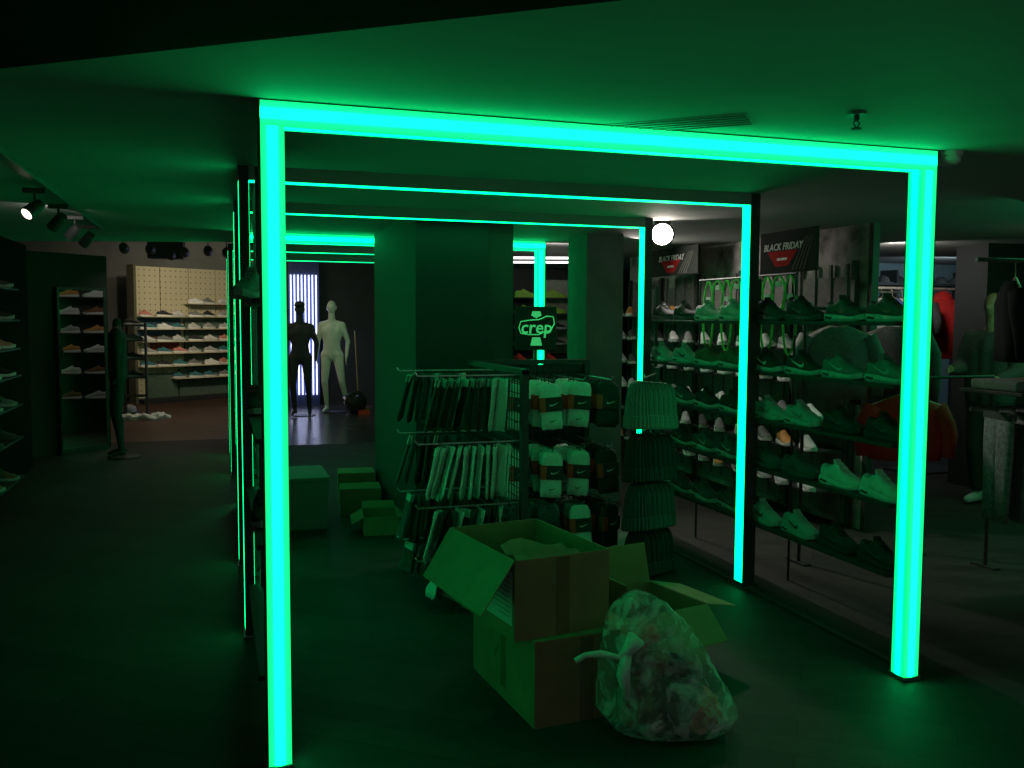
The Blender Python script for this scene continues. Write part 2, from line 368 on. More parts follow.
# ------------------------------------------------------------------ sneakers
def sneaker_profile(t):
    hw = [(0, .018), (.05, .031), (.2, .036), (.4, .035), (.6, .045), (.75, .049), (.88, .043), (.96, .028), (1, .012)]
    hh = [(0, .07), (.04, .098), (.12, .108), (.22, .098), (.32, .112), (.38, .12), (.48, .102), (.62, .078), (.78, .06), (.9, .052), (.97, .042), (1, .034)]
    hs = [(0, .030), (.1, .036), (.3, .034), (.5, .028), (.8, .024), (1, .027)]
    def ip(a):
        for (p, v), (q, u) in zip(a, a[1:]):
            if t <= q: k = (t-p)/(q-p); k = k*k*(3-2*k); return v+(u-v)*k
        return a[-1][1]
    return ip(hw), ip(hh), ip(hs)
def make_sneaker(L=0.29, high=0.0, fine=True):
    t0 = thing('sneaker', 'x', 'shoe')
    N = 20 if fine else 12; K = 13 if fine else 9
    bm = bmesh.new(); rings = []
    for i in range(N):
        t = i/(N-1); w_, h, s = sneaker_profile(t)
        if t < .36: h += high
        r = []
        for k in range(K):
            a = PI*k/(K-1); y = w_*math.copysign(abs(math.cos(a))**.75, math.cos(a)); z = s*0.6+(h-s*0.6)*(math.sin(a)**.55 if math.sin(a) > 0 else 0)
            if .06 < t < .34 and abs(math.cos(a)) < .62: z -= 0.045*(1-abs(math.cos(a)))
            r.append((t*L, y, z))
        rings.append(r)
    R = loft(bm, rings, closed=True, cap=True)
    obj('upper', bm, WHITE, t0, smooth=True)
    bm = bmesh.new(); rings = []
    for i in range(N):
        t = i/(N-1); w_, h, s = sneaker_profile(t); w2 = w_+.004
        x = -.006+t*(L+.012); rise = .012*max(0, (t-.8)/.2)**2 + .006*max(0, (.08-t)/.08)
        rings.append([(x, -w2*.93, rise), (x, -w2*1.04, rise+s*.45), (x, -w2, rise+s), (x, 0, rise+s), (x, w2, rise+s), (x, w2*1.04, rise+s*.45), (x, w2*.93, rise), (x, 0, rise)])
    loft(bm, rings); so = obj('sole', bm, WHITE, t0)
    if fine:
        for sg in (-1, 1):
            bm = bmesh.new(); q = []
            for i in range(7):
                t = .07+.2*i/6; w_, h, s = sneaker_profile(t); q.append((t*L, sg*(w_*1.04+.0055), .012+.002*math.sin(i)))
            for i in range(6):
                a, b = Vector(q[i]), Vector(q[i+1])
                bm.faces.new([bm.verts.new(v) for v in (a, b, b+Vector((0, -sg*.001, .011)), a+Vector((0, -sg*.001, .011)))])
            obj('sole_window', bm, BLK, so)
        lo_ = [(.12, .68), (.03, .5), (0, .3), (.04, .15), (.14, .07), (.28, .10), (.5, .28), (.75, .58), (1, 1)]
        up_ = [(.13, .68), (.09, .55), (.10, .45), (.15, .38), (.22, .36), (.34, .40), (.52, .52), (.76, .74), (1, 1.01)]
        bm = bmesh.new()
        for sg in (-1, 1):
            prv = None
            for a, b in zip(lo_, up_):
                cur = []
                for (px, pz) in (a, b):
                    t = .64-.46*px; z = .036+.046*pz; w_, h, s = sneaker_profile(t)
                    fr = min(.98, max(0, (z-s*.6)/(h-s*.6))); ph = math.asin(fr**(1/.55)); y = w_*math.cos(ph)**.75+.0022
                    cur.append(bm.verts.new((t*L, sg*y, z)))
                if prv: bm.faces.new((prv[0], prv[1], cur[1], cur[0]))
                prv = cur
        obj('swoosh_mark', bm, BLK, t0)
        bm = bmesh.new()
        for i in range(5):
            t = .42+.05*i; w_, h, s = sneaker_profile(t)
            tube(bm, [(t*L, -.02, h-.006), (t*L+.004, -.01, h+.003), (t*L+.006, .01, h+.003), (t*L+.01, .02, h-.006)], .0028, 5)
        obj('laces', bm, WHITE, t0)
        bm = bmesh.new()
        rings = []
        for i, (dx, dz, hw_) in enumerate(((0, 0, .02), (-.006, .012, .021), (-.012, .024, .017))):
            _, h, _ = sneaker_profile(.40); rings.append([(.40*L+dx-.008, -hw_, h-.012+dz), (.40*L+dx-.008, hw_, h-.012+dz), (.40*L+dx, hw_, h-.01+dz), (.40*L+dx, -hw_, h-.01+dz)])
        loft(bm, rings); obj('tongue', bm, WHITE, t0)
    return t0
SN = make_sneaker(); SNF = make_sneaker(fine=False); SNH = make_sneaker(high=0.03)
def sneaker(loc, rz, label, group, up_, so_, mk=None, la=None, proto=None, scale=None, rx=0.0):
    r = dup(proto or SN, label, loc, (rx, 0, rz), group, {'upper': up_, 'sole': so_, 'swoosh_mark': mk or up_, 'laces': la or up_, 'tongue': up_, 'sole_window': BLK}, scale)
    return r

def shelf_rack(name, label, x0, x1, y0, y1, zs, posts, thick=0.02, m=None, h=None, lip=0.02, wires=True):
    m = m or BLACKM
    t = thing(name, label, 'shoe rack', (x0, y0, 0))
    for z in zs:
        bm = bmesh.new(); box(bm, (0, 0, z-thick), (x1-x0, y1-y0, z), bev=0.002)
        obj('shelf', bm, m, t)
    for (px, py) in posts:
        bm = bmesh.new(); box(bm, (px-x0-.012, py-y0-.012, 0), (px-x0+.012, py-y0+.012, h or 2.38)); obj('post', bm, BLACK, t)
    return t

# right near rack, between first and second frames ------------------------------
RZ = [0.41, 0.755, 1.05, 1.34, 1.645]
shelf_rack('shoe_rack', 'black open shoe rack between the first and second green frames, right side', 2.96, 3.16, 0.30, 1.62, RZ, [(3.06, 0.33), (3.04, 1.60)], h=1.9)
shelf_rack('shoe_rack', 'black open shoe rack between the second and third green frames, right side', 2.96, 3.16, 1.66, 3.05, RZ, [(3.0, 1.70), (3.06, 3.02)], h=1.9)
bm = bmesh.new(); box(bm, (2.91, 0.10, 0), (2.95, 1.46, 0.012), bev=.003); tag(obj('floor_rail', bm, BLACK), 'black floor rail running under the near right shoe rack', 'rail')
bm = bmesh.new(); box(bm, (2.91, 1.60, 0), (2.95, 2.87, 0.012), bev=.003); tag(obj('floor_rail', bm, BLACK), 'black floor rail running under the middle right shoe rack', 'rail')

SOLEG = mat('pale_sole', (0.5, 0.52, 0.5), 0.5)
pos = ['by the second frame', 'second nearest the second frame', 'second nearest the big frame', 'by the big frame']
shn = {1.645: 'top shelf', 1.34: 'second shelf down', 1.05: 'middle shelf', 0.755: 'fourth shelf down', 0.41: 'lowest shelf'}
cfg = {  # shelf z: four shoes from the far end (upper, sole, mark)
 1.645: [('black', BLK, DKG, DKG), ('black', BLK, DKG, DKG), ('dark grey', DKG, SOLEG, BROWN), ('dark grey', DKG, SOLEG, BROWN)],
 1.34: [('black white-marked', BLK, SOLEG, WHITE), ('black white-marked', BLK, SOLEG, WHITE), ('grey', MIDG, SOLEG, LTG), ('grey', MIDG, SOLEG, LTG)],
 1.05: [('pale', LTG, SOLEG, MIDG), ('pale', LTG, SOLEG, MIDG), ('black', BLK, BLK, DKG), ('black', BLK, BLK, DKG)],
 0.755: [('dark grey', DKG, DKG, DKG), ('dark grey', DKG, DKG, DKG), ('white', WHITE, WHITE, WHITE), ('white', WHITE, WHITE, WHITE)],
 0.41: [('light black-marked', LTG, LTG, BLK), ('light black-marked', LTG, LTG, BLK), ('black', BLK, BLK, DKG), ('black', BLK, BLK, DKG)]}
for z in RZ:
    for i in range(4):
        cn, a, b, mk = cfg[z][i]
        sneaker((3.05+random.uniform(-.01, .01), 1.62-i*0.345, z), -PI/2+random.uniform(-.05, .05),
                '%s sneaker, near right rack, %s, %s' % (cn, shn[z], pos[i]), 'sneakers on the near right rack', a, b, mk, la=a, scale=1.08, proto=SNH if (z == 1.645 and i < 2) else None)
pos2 = ['by the third frame', 'second nearest the third frame', 'second nearest the second frame', 'by the second frame']
cfg2 = {
 1.645: [('black', BLK, DKG, DKG), ('black', BLK, DKG, DKG), ('light grey', LTG, SOLEG, LTG), ('light grey', LTG, SOLEG, LTG)],
 1.34: [('light grey', LTG, SOLEG, BLK), ('light grey', LTG, SOLEG, BLK), ('brown', BROWN, SOLEG, BROWN), ('brown', BROWN, SOLEG, BROWN)],
 1.05: [('brown', BROWN, GUM, LTG), ('dark grey', DKG, SOLEG, LTG), ('black', BLK, SOLEG, DKG), ('black', BLK, SOLEG, DKG)],
 0.755: [('black', BLK, LTG, MIDG), ('black', BLK, LTG, MIDG), ('dark grey', DKG, SOLEG, LTG), ('dark grey', DKG, SOLEG, LTG)],
 0.41: [('light', LTG, SOLEG, MIDG), ('dark grey', DKG, SOLEG, MIDG), ('dark grey', DKG, SOLEG, MIDG), ('dark grey', DKG, SOLEG, MIDG)]}
for z in RZ:
    for i in range(4):
        cn, a, b, mk = cfg2[z][i]
        sneaker((3.05+random.uniform(-.01, .01), 3.02-i*0.335, z), -PI/2+random.uniform(-.05, .05),
                '%s sneaker, middle right rack, %s, %s' % (cn, shn[z], pos2[i]), 'sneakers on the middle right rack', a, b, mk, la=a, scale=1.08)

# left outer rack between frames: seen edge-on, sneakers stick out
LZ = [0.30, 0.80, 1.20, 1.72]
shelf_rack('shoe_rack', 'narrow black rack behind the left upright of the big frame', -0.02, 0.10, 0.16, 1.40, LZ, [(0.05, 0.22), (0.05, 1.36)], h=2.38)
shelf_rack('shoe_rack', 'narrow black rack between the second and third left uprights', -0.02, 0.10, 1.62, 2.82, LZ, [(0.05, 1.68), (0.05, 2.76)], h=2.38)
for i, (y, z, c1, cn) in enumerate(((0.62, 1.72, MIDG, 'grey'), (1.25, 1.20, BLK, 'black'), (2.1, 1.72, BLK, 'black'), (2.3, 1.20, DKG, 'dark grey'), (0.7, 0.80, BLK, 'black'), (2.0, .8, DKG, 'dark grey'))):
    sneaker((0.02, y, z), -PI/2 - (.3 if i == 0 else 0), '%s sneaker on the left rack, at %s' % (cn, ['eye level just left of the big upright', 'chest height by the second left upright', 'eye level between the second and third uprights', 'chest height between the second and third uprights', 'knee height beside the big upright', 'knee height between the second and third uprights'][i]), 'sneakers on the left racks', c1, LTG)
bm = bmesh.new(); box(bm, (-0.02, 3.05, 0), (0.12, 4.9, 0.55), bev=.01); tag(obj('low_cabinet', bm, BLACKM), 'low black cabinet behind the third left upright', 'cabinet')

# ------------------------------------------------------------------ far shoe wall on the right aisle with posters
t = thing('shoe_wall', 'long grey shoe wall under the two black sale posters', 'shoe display', (4.30, 2.7, 0))
bm = bmesh.new(); box(bm, (0.34, 0, 0.05), (0.37, 4.1, 2.0))
for k in range(20): box(bm, (0.325, .1+k*.205, 0.1), (0.345, .125+k*.205, 2.1))
obj('slat_panel', bm, mat('slat_panel_paint', (0.22, 0.19, 0.185), 0.8), t)
FZ = [0.30, 0.62, 0.87, 1.15, 1.42, 1.68]
for z in FZ:
    bm = bmesh.new(); box(bm, (0.0, 0.02, z-.015), (0.33, 4.08, z)); obj('shelf', bm, BLACKM, t)
for y in (0.0, 0.82, 1.64, 2.46, 3.28, 4.1):
    bm = bmesh.new(); box(bm, (0.30, y-.02, 0), (0.34, y+.02, 2.12)); obj('post', bm, BLACK, t)
cols = [('white', WHITE, WHITE), ('cream', LTG, WHITE), ('black', BLK, SOLEG), ('grey', MIDG, WHITE), ('orange', ORANGE, WHITE), ('dark grey', DKG, SOLEG), ('white', WHITE, SOLEG)]
zname = dict(zip(FZ, ['bottom shelf', 'second shelf up', 'third shelf up', 'fourth shelf up', 'fifth shelf up', 'top shelf']))
for z in FZ:
    for i in range(12):
        cn, a, b = random.choice(cols)
        if z == 0.87 and i > 1: cn, a, b = 'white', WHITE, WHITE
        if z > 1.6 and i in (9, 10): cn, a, b = 'orange', ORANGE, WHITE
        sneaker((4.34+random.uniform(0, .03), 2.95+i*.325, z), -PI/2-0.35+random.uniform(-.15, .15)+(0.0),
                '%s sneaker, %s of the far right shoe wall, %s from near end' % (cn, zname[z], ordinal(i)), 'sneakers on the far right shoe wall', a, b, proto=SNF)
def poster(y0, y1, z0, z1, label):
    # plane x = 4.28 facing -x ; text reads from far (left) to near (right)
    t = thing('sale_poster', label, 'poster', (4.28, (y0+y1)/2, z0), 0, 'black sale posters')
    w_ = y1-y0; h = z1-z0
    bm = bmesh.new(); box(bm, (0, -w_/2, 0), (0.03, w_/2, h), bev=.002); obj('board', bm, mat('poster_black', (0.04, 0.042, 0.04), 1.0, spec=0.05), t)
    R = Matrix(((0, 0, -1, 0), (-1, 0, 0, 0), (0, 1, 0, 0), (0, 0, 0, 1)))   # local x -> -y, y -> z, z -> -x
    def at(px, pz, e=0.003): return Matrix.Translation((-e, -px, pz)) @ R
    text_mesh('sale_text', 'BLACK FRIDAY', 0.08, mat('poster_white', (0.85, 0.85, 0.83), 0.9, spec=0.1), t, at(-.06, h*.62), shear=.25)
    bm = bmesh.new(); prism(bm, [(-.21, .055), (.21, .055), (.08, -.07), (-.09, -.07)], 0, .001, at(-.06, h*.36)); obj('red_panel', bm, mat('poster_red', (0.45, 0.03, 0.03), 1.0, spec=0.05), t)
    bm = bmesh.new(); prism(bm, [(-.07, -.008), (.07, -.008), (.075, .012), (-.065, .012)], 0, .001, at(-.06, h*.32, .006)); obj('pale_bar', bm, mat('poster_white', (0.85, 0.85, 0.83), 0.9, spec=0.1), t)
    bm = bmesh.new()
    for k in range(4): prism(bm, [(w_*.1+k*.05, -h*.45), (w_*.12+k*.05, -h*.45), (w_*.33+k*.03, h*.3), (w_*.32+k*.03, h*.3)], 0, .001, at(0, h*.5))
    obj('pale_streaks', bm, mat('poster_grey', (0.16, 0.16, 0.14), 1.0, spec=0.05), t)
poster(4.57, 5.55, 2.10, 2.38, 'black friday poster with red wedge, far one beside the bright spotlight')
poster(2.74, 3.50, 2.04, 2.38, 'black friday poster with red wedge, near one right of the second frame')
bm = bmesh.new(); box(bm, (4.66, 2.6, 0), (4.72, 6.9, 2.4025)); struct('wall_right_aisle', bm, mat('mural_wall', (0.34, 0.31, 0.30), 0.9, noise=.5, scale=5))

bm = bmesh.new(); box(bm, (4.66, 2.55, 0), (4.72, 2.598, 2.4025)); struct('trim_5', bm, BLACK)
# green cord loops on white tags
for i in range(9):
    y = 2.62-i*.125; x = 3.28; low = i % 2 == 0
    t = thing('cord_loop', 'bright green shoe cord loop above the middle rack, %s from the third frame' % ordinal(i), 'cord', (x, y, 1.93), 0, 'green cord loops')
    bm = bmesh.new(); bot = -.50 if low else -.22; wd = .07
    pts = [(0, wd*math.sin(a)*(1-.0*i), (bot/2)*(1-math.cos(a))) for a in [2*PI*k/24 for k in range(24)]]
    pts = [(p[0], p[1], p[2]) for p in pts]; tube(bm, pts+[pts[0]], .0075, 6); obj('cord', bm, CORD, t)
    bm = bmesh.new(); box(bm, (-.004, -.03, bot*.30), (.004, .03, bot*.30+.035), bev=.002); obj('tag_card', bm, PAPER, t)
bm = bmesh.new(); tube(bm, [(3.28, 1.55, 1.94), (3.28, 2.75, 1.94)], .008); 
for y in (1.56, 2.74): tube(bm, [(3.28, y, 1.94), (3.28, y, 0.0)], .008)
tag(obj('display_rail', bm, BLACK), 'thin black rail holding the green cord loops', 'rail')

# bright spotlight
def spot_head(name, label, loc, aim, m, r=.05, L=.13, group=None, stem=None):
    t = thing(name, label, 'spotlight', loc, 0, group)
    d = (Vector(aim)-Vector(loc)).normalized(); q = d.to_track_quat('Z', 'Y').to_matrix().to_4x4()
    bm = bmesh.new(); rings = [[(rr*math.cos(2*PI*k/16), rr*math.sin(2*PI*k/16), z) for k in range(16)] for z, rr in ((-L, r*.75), (-L*.6, r*.95), (0, r), (0, r*.86), (-.012, r*.8))]
    R = loft(bm, rings, cap=True)
    for v in bm.verts: v.co = q @ v.co
    obj('housing', bm, BLACK, t)
    bm = bmesh.new(); g = bmesh.ops.create_circle(bm, cap_ends=True, segments=20, radius=r*.84)
    for v in bm.verts: v.co = q @ (v.co+Vector((0, 0, -.004)))
    obj('lens', bm, m, t)
    top = (stem or 2.4025)-loc[2]
    bm = bmesh.new(); c = q @ Vector((0, 0, -L*.6)); tube(bm, [c, (c.x, c.y, top-.03)], .007, 6); box(bm, (c.x-.06, c.y-.02, top-.03), (c.x+.06, c.y+.02, top-.001), bev=.004)
    obj('stem', bm, BLACK, t)
    return t
HOT = emis('hot_lamp', (1, .9, .78), 40.0); DIM = emis('lamp_warm', (1, .85, .65), 3.0); OFF = mat('dark_lens', (.05, .05, .05), .2)
spot_head('spotlight', 'blazing white spotlight under the ceiling beside the far sale poster', (3.10, 3.02, 2.30), (-.14, -3.3, 1.65), HOT, r=.095)

# ------------------------------------------------------------------ gondola with socks
t = thing('sock_gondola', 'black wire gondola rack hung with socks behind the cardboard boxes', 'display rack', (1.5, 1.55, 0))
def prong_list():
    L = []
    for z in (1.31, .93, .57, .27):
        for y in (0.07, .60): L.append((z, y))
    return L
bm = bmesh.new(); box(bm, (-.02, -.02, 0), (.02, .03, 1.36)); obj('post', bm, BLACK, t)
bm = bmesh.new(); box(bm, (-.02, 1.12, 0), (.02, 1.17, 1.36)); obj('post', bm, BLACK, t)
bm = bmesh.new(); box(bm, (.83, 1.12, 0), (.87, 1.17, 1.36)); obj('post', bm, BLACK, t)
bm = bmesh.new(); box(bm, (-.025, -.02, 1.335), (.025, 1.17, 1.365)); box(bm, (-.02, 1.125, 1.335), (.87, 1.165, 1.365)); obj('top_rail', bm, BLACK, t)
bm = bmesh.new()
for k in range(22): tube(bm, [(0, .03+k*.05, .1), (0, .03+k*.05, 1.34)], .0035, 4, cap=False)
for k in range(22): tube(bm, [(0, 0, .12+k*.055), (0, 1.13, .12+k*.055)], .0035, 4, cap=False)
for k in range(16): tube(bm, [(.03+k*.05, 1.145, .1), (.03+k*.05, 1.145, 1.34)], .0035, 4, cap=False)
for k in range(22): tube(bm, [(0, 1.145, .12+k*.055), (.85, 1.145, .12+k*.055)], .0035, 4, cap=False)
obj('wire_grid', bm, BLACK, t)
bm = bmesh.new(); box(bm, (.02, 1.152, .1), (.83, 1.164, 1.33)); obj('back_board', bm, BLACKM, t)
bm = bmesh.new(); box(bm, (-.40, -.02, 0), (.38, .02, .03)); box(bm, (-.40, 1.13, 0), (.9, 1.17, .03)); obj('base_bar', bm, BLACK, t)
for z, y in prong_list():
    bm = bmesh.new(); tube(bm, [(0, y, z+.02), (-.60, y, z+.02), (-.615, y, z+.04)], .005, 6); obj('prong', bm, STEEL, t)
RU = (1.66, 1.87, 2.08, 2.27)
for z in (1.24, .80, .44):
    for x in RU:
        bm = bmesh.new(); tube(bm, [(x-1.5, 1.14, z+.02), (x-1.5, .52, z+.02), (x-1.5, .505, z+.04)], .005, 6); obj('prong', bm, STEEL, t)
bm = bmesh.new()
# socks: thin, folded over a small hanger, hanging to the side
def make_sock(kind):
    t = thing('sock_pair', 'x', 'socks')
    h = {'long': .30, 'short': .20}[kind]
    bm = bmesh.new(); rings = []
    prof = [(0, .05), (.02, .068), (.3, .066), (.62, .06), (.74, .078), (.88, .092), (1, .06)]
    for i, (q, wv) in enumerate(prof):
        z = -q*h; off = .02*max(0, q-.6)/.4
        rings.append([((.010+.004*math.sin(a*3))*math.cos(a), off+wv*math.sin(a), z+.006*math.sin(2*a)*(q > .5)) for a in [2*PI*k/12 for k in range(12)]])
    loft(bm, rings); obj('sock', bm, WCOT, t, smooth=True)
    bm = bmesh.new(); box(bm, (-.012, -.05, -.045), (.012, .05, .0), bev=.003); obj('card_band', bm, PAPER, t)
    bm = bmesh.new(); tube(bm, [(0, 0, 0), (0, 0, .016), (0, .008, .026), (0, .014, .018)], .002, 5); obj('hook', bm, BLK, t)
    return t
SL = make_sock('long'); SS = make_sock('short')
rown = {1.31: 'top row', .93: 'second row', .57: 'third row', .27: 'lowest row'}
for z, y in prong_list():
    front = y < .3
    n = 11 if front else 9
    u0 = 1.02 if front else .97
    for i in range(n):
        u = u0 + i*.041
        white = (z == .93 and front) or (z == .57 and i % 3 == 0 and front) or (z == .27 and i % 2 == 0 and front) or (z == 1.31 and i in (8, 9))
        mt = WCOT if white else (BLK if i % 3 else DKG)
        band = PAPER if (white or i in (0, 4)) else (LTG if z == 1.31 and front else DKG)
        dup(SL if z > .3 else SS, '%s sock pair, %s, %s prong, %s from tip, left side of gondola' % ('white' if white else 'dark', rown[z], 'near' if front else 'far', ordinal(i)),
            (u, 1.55+y+random.uniform(-.012, .012), z), (random.uniform(-.10, .10), .24*(1-i/n)+random.uniform(-.06, .06), random.uniform(-.55, .35)), 'socks on the left side of the gondola', {'sock': mt, 'card_band': band})
kill(SL); kill(SS)
SWL = [(.12, .68), (.03, .5), (0, .3), (.04, .15), (.14, .07), (.28, .10), (.5, .28), (.75, .58), (1, 1)]
SWU = [(.13, .68), (.09, .55), (.10, .45), (.15, .38), (.22, .36), (.34, .40), (.52, .52), (.76, .74), (1, 1.01)]
def swoosh(bm, cx, cz, w_, y):
    prv = None
    for a, b in zip(SWL, SWU):
        cur = [bm.verts.new((cx+(p[0]-.5)*w_, y, cz+(p[1]-.5)*w_*.42)) for p in (a, b)]
        if prv: bm.faces.new((prv[0], prv[1], cur[1], cur[0]))
        prv = cur
def make_pack():
    t = thing('sock_pack', 'x', 'socks')
    bm = bmesh.new(); rings = []
    for z, wx, ty in ((0, .03, .008), (-.012, .058, .016), (-.04, .07, .020), (-.08, .072, .018), (-.17, .07, .016), (-.24, .072, .020), (-.285, .068, .018), (-.29, .05, .008)):
        rings.append([(wx*math.copysign(abs(math.cos(a))**.5, math.cos(a)), ty*math.copysign(abs(math.sin(a))**.7, math.sin(a)), z+.004*math.sin(5*a)) for a in [2*PI*k/20 for k in range(20)]])
    loft(bm, rings); obj('folded_socks', bm, WCOT, t, smooth=True)
    bm = bmesh.new(); box(bm, (-.074, -.024, -.175), (.074, .024, -.085), bev=.004); b = obj('label_band', bm, BLK, t)
    bm = bmesh.new(); box(bm, (-.0745, -.0255, -.176), (-.035, .0245, -.084), bev=.003); obj('red_edge', bm, RED, b)
    bm = bmesh.new(); swoosh(bm, .02, -.13, .06, -.0252); obj('white_swoosh', bm, PAPER, b)
    bm = bmesh.new(); swoosh(bm, .01, -.235, .05, -.0212); obj('black_swoosh', bm, BLK, t)
    bm = bmesh.new(); tube(bm, [(0, 0, -.005), (0, 0, .02), (0, .01, .03), (0, .018, .022)], .003, 5); obj('hook', bm, BLK, t)
    return t
PK = make_pack()
for z, rn in ((1.24, 'top row'), (.80, 'middle row'), (.44, 'bottom row')):
    for ci, u in enumerate(RU):
        for k in range(5):
            dark = ci == 3 or z < .5
            dup(PK, '%s sock pack, %s of the gondola, %s column, %s from the front' % ('black' if dark else 'white', rn, ordinal(ci), ordinal(k)),
                (u+random.uniform(-.022, .022), 2.12+k*.085, z+random.uniform(-.006, .006)), (random.uniform(-.10, .06), random.uniform(-.10, .10), random.uniform(-.4, .4)), 'sock packs on the gondola',
                {'folded_socks': (BLK if ci == 3 else (MIDG if (z < .5 and k) else (DKG if z < .5 and ci != 2 else WCOT)))})
kill(PK)
# beanies in four tiers
def make_beanie():
    t = thing('beanie', 'x', 'beanie'); n = 48; rings = []
    for q, wx in ((0, .012), (.015, .035), (.06, .058), (.15, .074), (.35, .088), (.6, .096), (.74, .099)):
        wx *= .88; rings.append([(wx*math.cos(a)*(1+.02*(k % 2)), (.030+.006*q)*math.sin(a)*(1+.35*(k % 2)), -q*.27) for k, a in enumerate([2*PI*k/n for k in range(n)])])
    bm = bmesh.new(); loft(bm, rings); obj('knit_crown', bm, MIDG, t, smooth=False)
    bm = bmesh.new(); rings = []
    for q, wx, ty in ((.72, .096, .034), (.73, .106, .042), (.97, .110, .044), (1.0, .104, .036)):
        wx *= .86; rings.append([(wx*math.cos(a)*(1+.02*(k % 2)), ty*math.sin(a)*(1+.25*(k % 2)), -q*.27) for k, a in enumerate([2*PI*k/n for k in range(n)])])
    loft(bm, rings); obj('cuff', bm, MIDG, t)
    bm = bmesh.new(); tube(bm, [(0, 0, -.01), (0, 0, .012), (0, .01, .02)], .002, 5); obj('hook', bm, BLK, t)
    return t
BN = make_beanie()
for z, m, cn in ((1.27, MIDG, 'grey green ribbed'), (.94, BLK, 'plain black'), (.63, DKG, 'dark ribbed, with white tag above'), (.33, BLK, 'black ribbed')):
    for i in range(6):
        dup(BN, '%s beanie, %s tier of the beanie stand, %s from the left' % (cn.split(',')[0], {1.27: 'top', .94: 'second', .63: 'third', .33: 'lowest'}[z], ordinal(i)),
            (2.335+i*.052, 1.80+i*.035, z-i*.006), (0, .0, random.uniform(-.06, .06)), 'beanies beside the sock packs', {'knit_crown': m, 'cuff': m}, scale=1.1)
kill(BN)
t = thing('beanie_stand', 'thin black stand carrying four tiers of beanies', 'display stand', (2.48, 1.98, 0))
bm = bmesh.new(); box(bm, (.16, .20, 0), (.19, .23, 1.33)); obj('post', bm, BLACK, t)
bm = bmesh.new(); box(bm, (-.12, .03, 0), (.25, .30, .02), bev=.004); obj('base', bm, BLACK, t)
for z in (1.29, .96, .65, .35): bm = bmesh.new(); tube(bm, [(.17, .21, z), (-.12, -.20, z), (-.125, -.21, z+.02)], .005, 6); obj('prong', bm, STEEL, t)

# sign on the gondola
t = thing('logo_sign', 'black sign with green outlined crep lettering above the gondola', 'sign', (2.07, 2.98, 0))
bm = bmesh.new(); box(bm, (-.16, 0, 1.42), (.16, .02, 1.74), bev=.004); obj('board', bm, BLK, t)
bm = bmesh.new(); tube(bm, [(0, .01, 0), (0, .01, 1.43)], .012); box(bm, (-.12, -.06, 0), (.12, .08, .015)); obj('stand', bm, BLACK, t)
RS = Matrix(((1, 0, 0, 0), (0, 0, -1, 0), (0, 1, 0, 0), (0, 0, 0, 1)))
GL = emis('sign_green', (0.1, .9, .3), .35)
text_mesh('lettering', 'crep', .135, GL, t, Matrix.Translation((0.0, -.004, 1.585)) @ RS, shear=.1)
bm = bmesh.new()
pts = [(-.13+.0*k, 0, 0) for k in range(1)]
ol = [(-.135, .0), (-.12, .045), (-.05, .055), (.02, .06), (.08, .085), (.13, .08), (.14, .03), (.11, -.02), (.06, -.03), (.02, -.05), (-.06, -.05), (-.12, -.04), (-.135, 0)]
tube(bm, [(a, -.006, 1.585+b) for a, b in ol], .004, 6); obj('outline', bm, GL, t)
bm = bmesh.new(); prism(bm, [(-.04, .09), (.0, .07), (.04, .09), (.03, .12), (-.03, .12)], 0, .002, Matrix.Translation((0, -.003, 1.585)) @ RS); obj('emblem', bm, GL, t)
bm = bmesh.new(); prism(bm, [(-.03, -.07), (.03, -.07), (.045, -.13), (-.045, -.13)], 0, .002, Matrix.Translation((0, -.003, 1.585)) @ RS); obj('emblem', bm, GL, t)

# ------------------------------------------------------------------ cardboard boxes
def carton(name, label, F, rz, wx, wy, h, z=0.0, flaps=(), open_=True, tape=True, group=None, m=None):
    """F = near-left bottom corner; wx to the right, wy into depth. flaps: (side, length, angle) angle 0 = flat inwards... measured outwards from vertical"""
    m = m or CARD
    t = thing(name, label, 'cardboard box', (F[0], F[1], z), rz, group); th = .005
    bm = bmesh.new()
    box(bm, (0, 0, 0), (wx, wy, th)); box(bm, (0, 0, th), (th, wy, h)); box(bm, (wx-th, 0, th), (wx, wy, h))
    box(bm, (th, 0, th), (wx-th, th, h)); box(bm, (th, wy-th, th), (wx-th, wy, h))
    if not open_: box(bm, (th, th, h-th), (wx-th, wy-th, h-.0005))
    obj('box_body', bm, m, t)
    for side, L, ang in flaps:
        bm = bmesh.new(); c, s = math.cos(ang), math.sin(ang)     # outward c, upward s
        P = {'-x': ((0, 0), (0, wy), (-1, 0)), '+x': ((wx, 0), (wx, wy), (1, 0)), '-y': ((0, 0), (wx, 0), (0, -1)), '+y': ((0, wy), (wx, wy), (0, 1))}[side]
        a, b, n = P; taper = .012
        e = Vector((b[0]-a[0], b[1]-a[1], 0)).normalized()*taper
        o3 = Vector((n[0]*c*L, n[1]*c*L, s*L)); A = Vector((a[0], a[1], h)); B = Vector((b[0], b[1], h))
        mid = (A+B)/2+o3*.5; nn = (B-A).cross(o3).normalized()*th*.5
        Q = [A, B, B+o3-e, A+o3+e]
        loft(bm, [[q+nn for q in Q], [q-nn for q in Q]]); obj('flap', bm, m, t)
    if tape:
        bm = bmesh.new(); box(bm, (wx/2-.03, -.001, 0.001), (wx/2+.03, 0.0005, h*.98)); obj('tape', bm, TAPE, t)
    return t
low = carton('cardboard_box', 'lower closed brown carton under the open one', (1.04, .04), math.radians(5), .47, .70, .36, open_=False)
bm = bmesh.new(); box(bm, (-.001, .30, 0.05), (.0005, .36, .33)); obj('tape', bm, TAPE, low)
bm = bmesh.new(); 
for k in range(3): box(bm, (-.0012, .38+k*.018, .2-k*.02), (.0005, .39+k*.018, .23-k*.02))
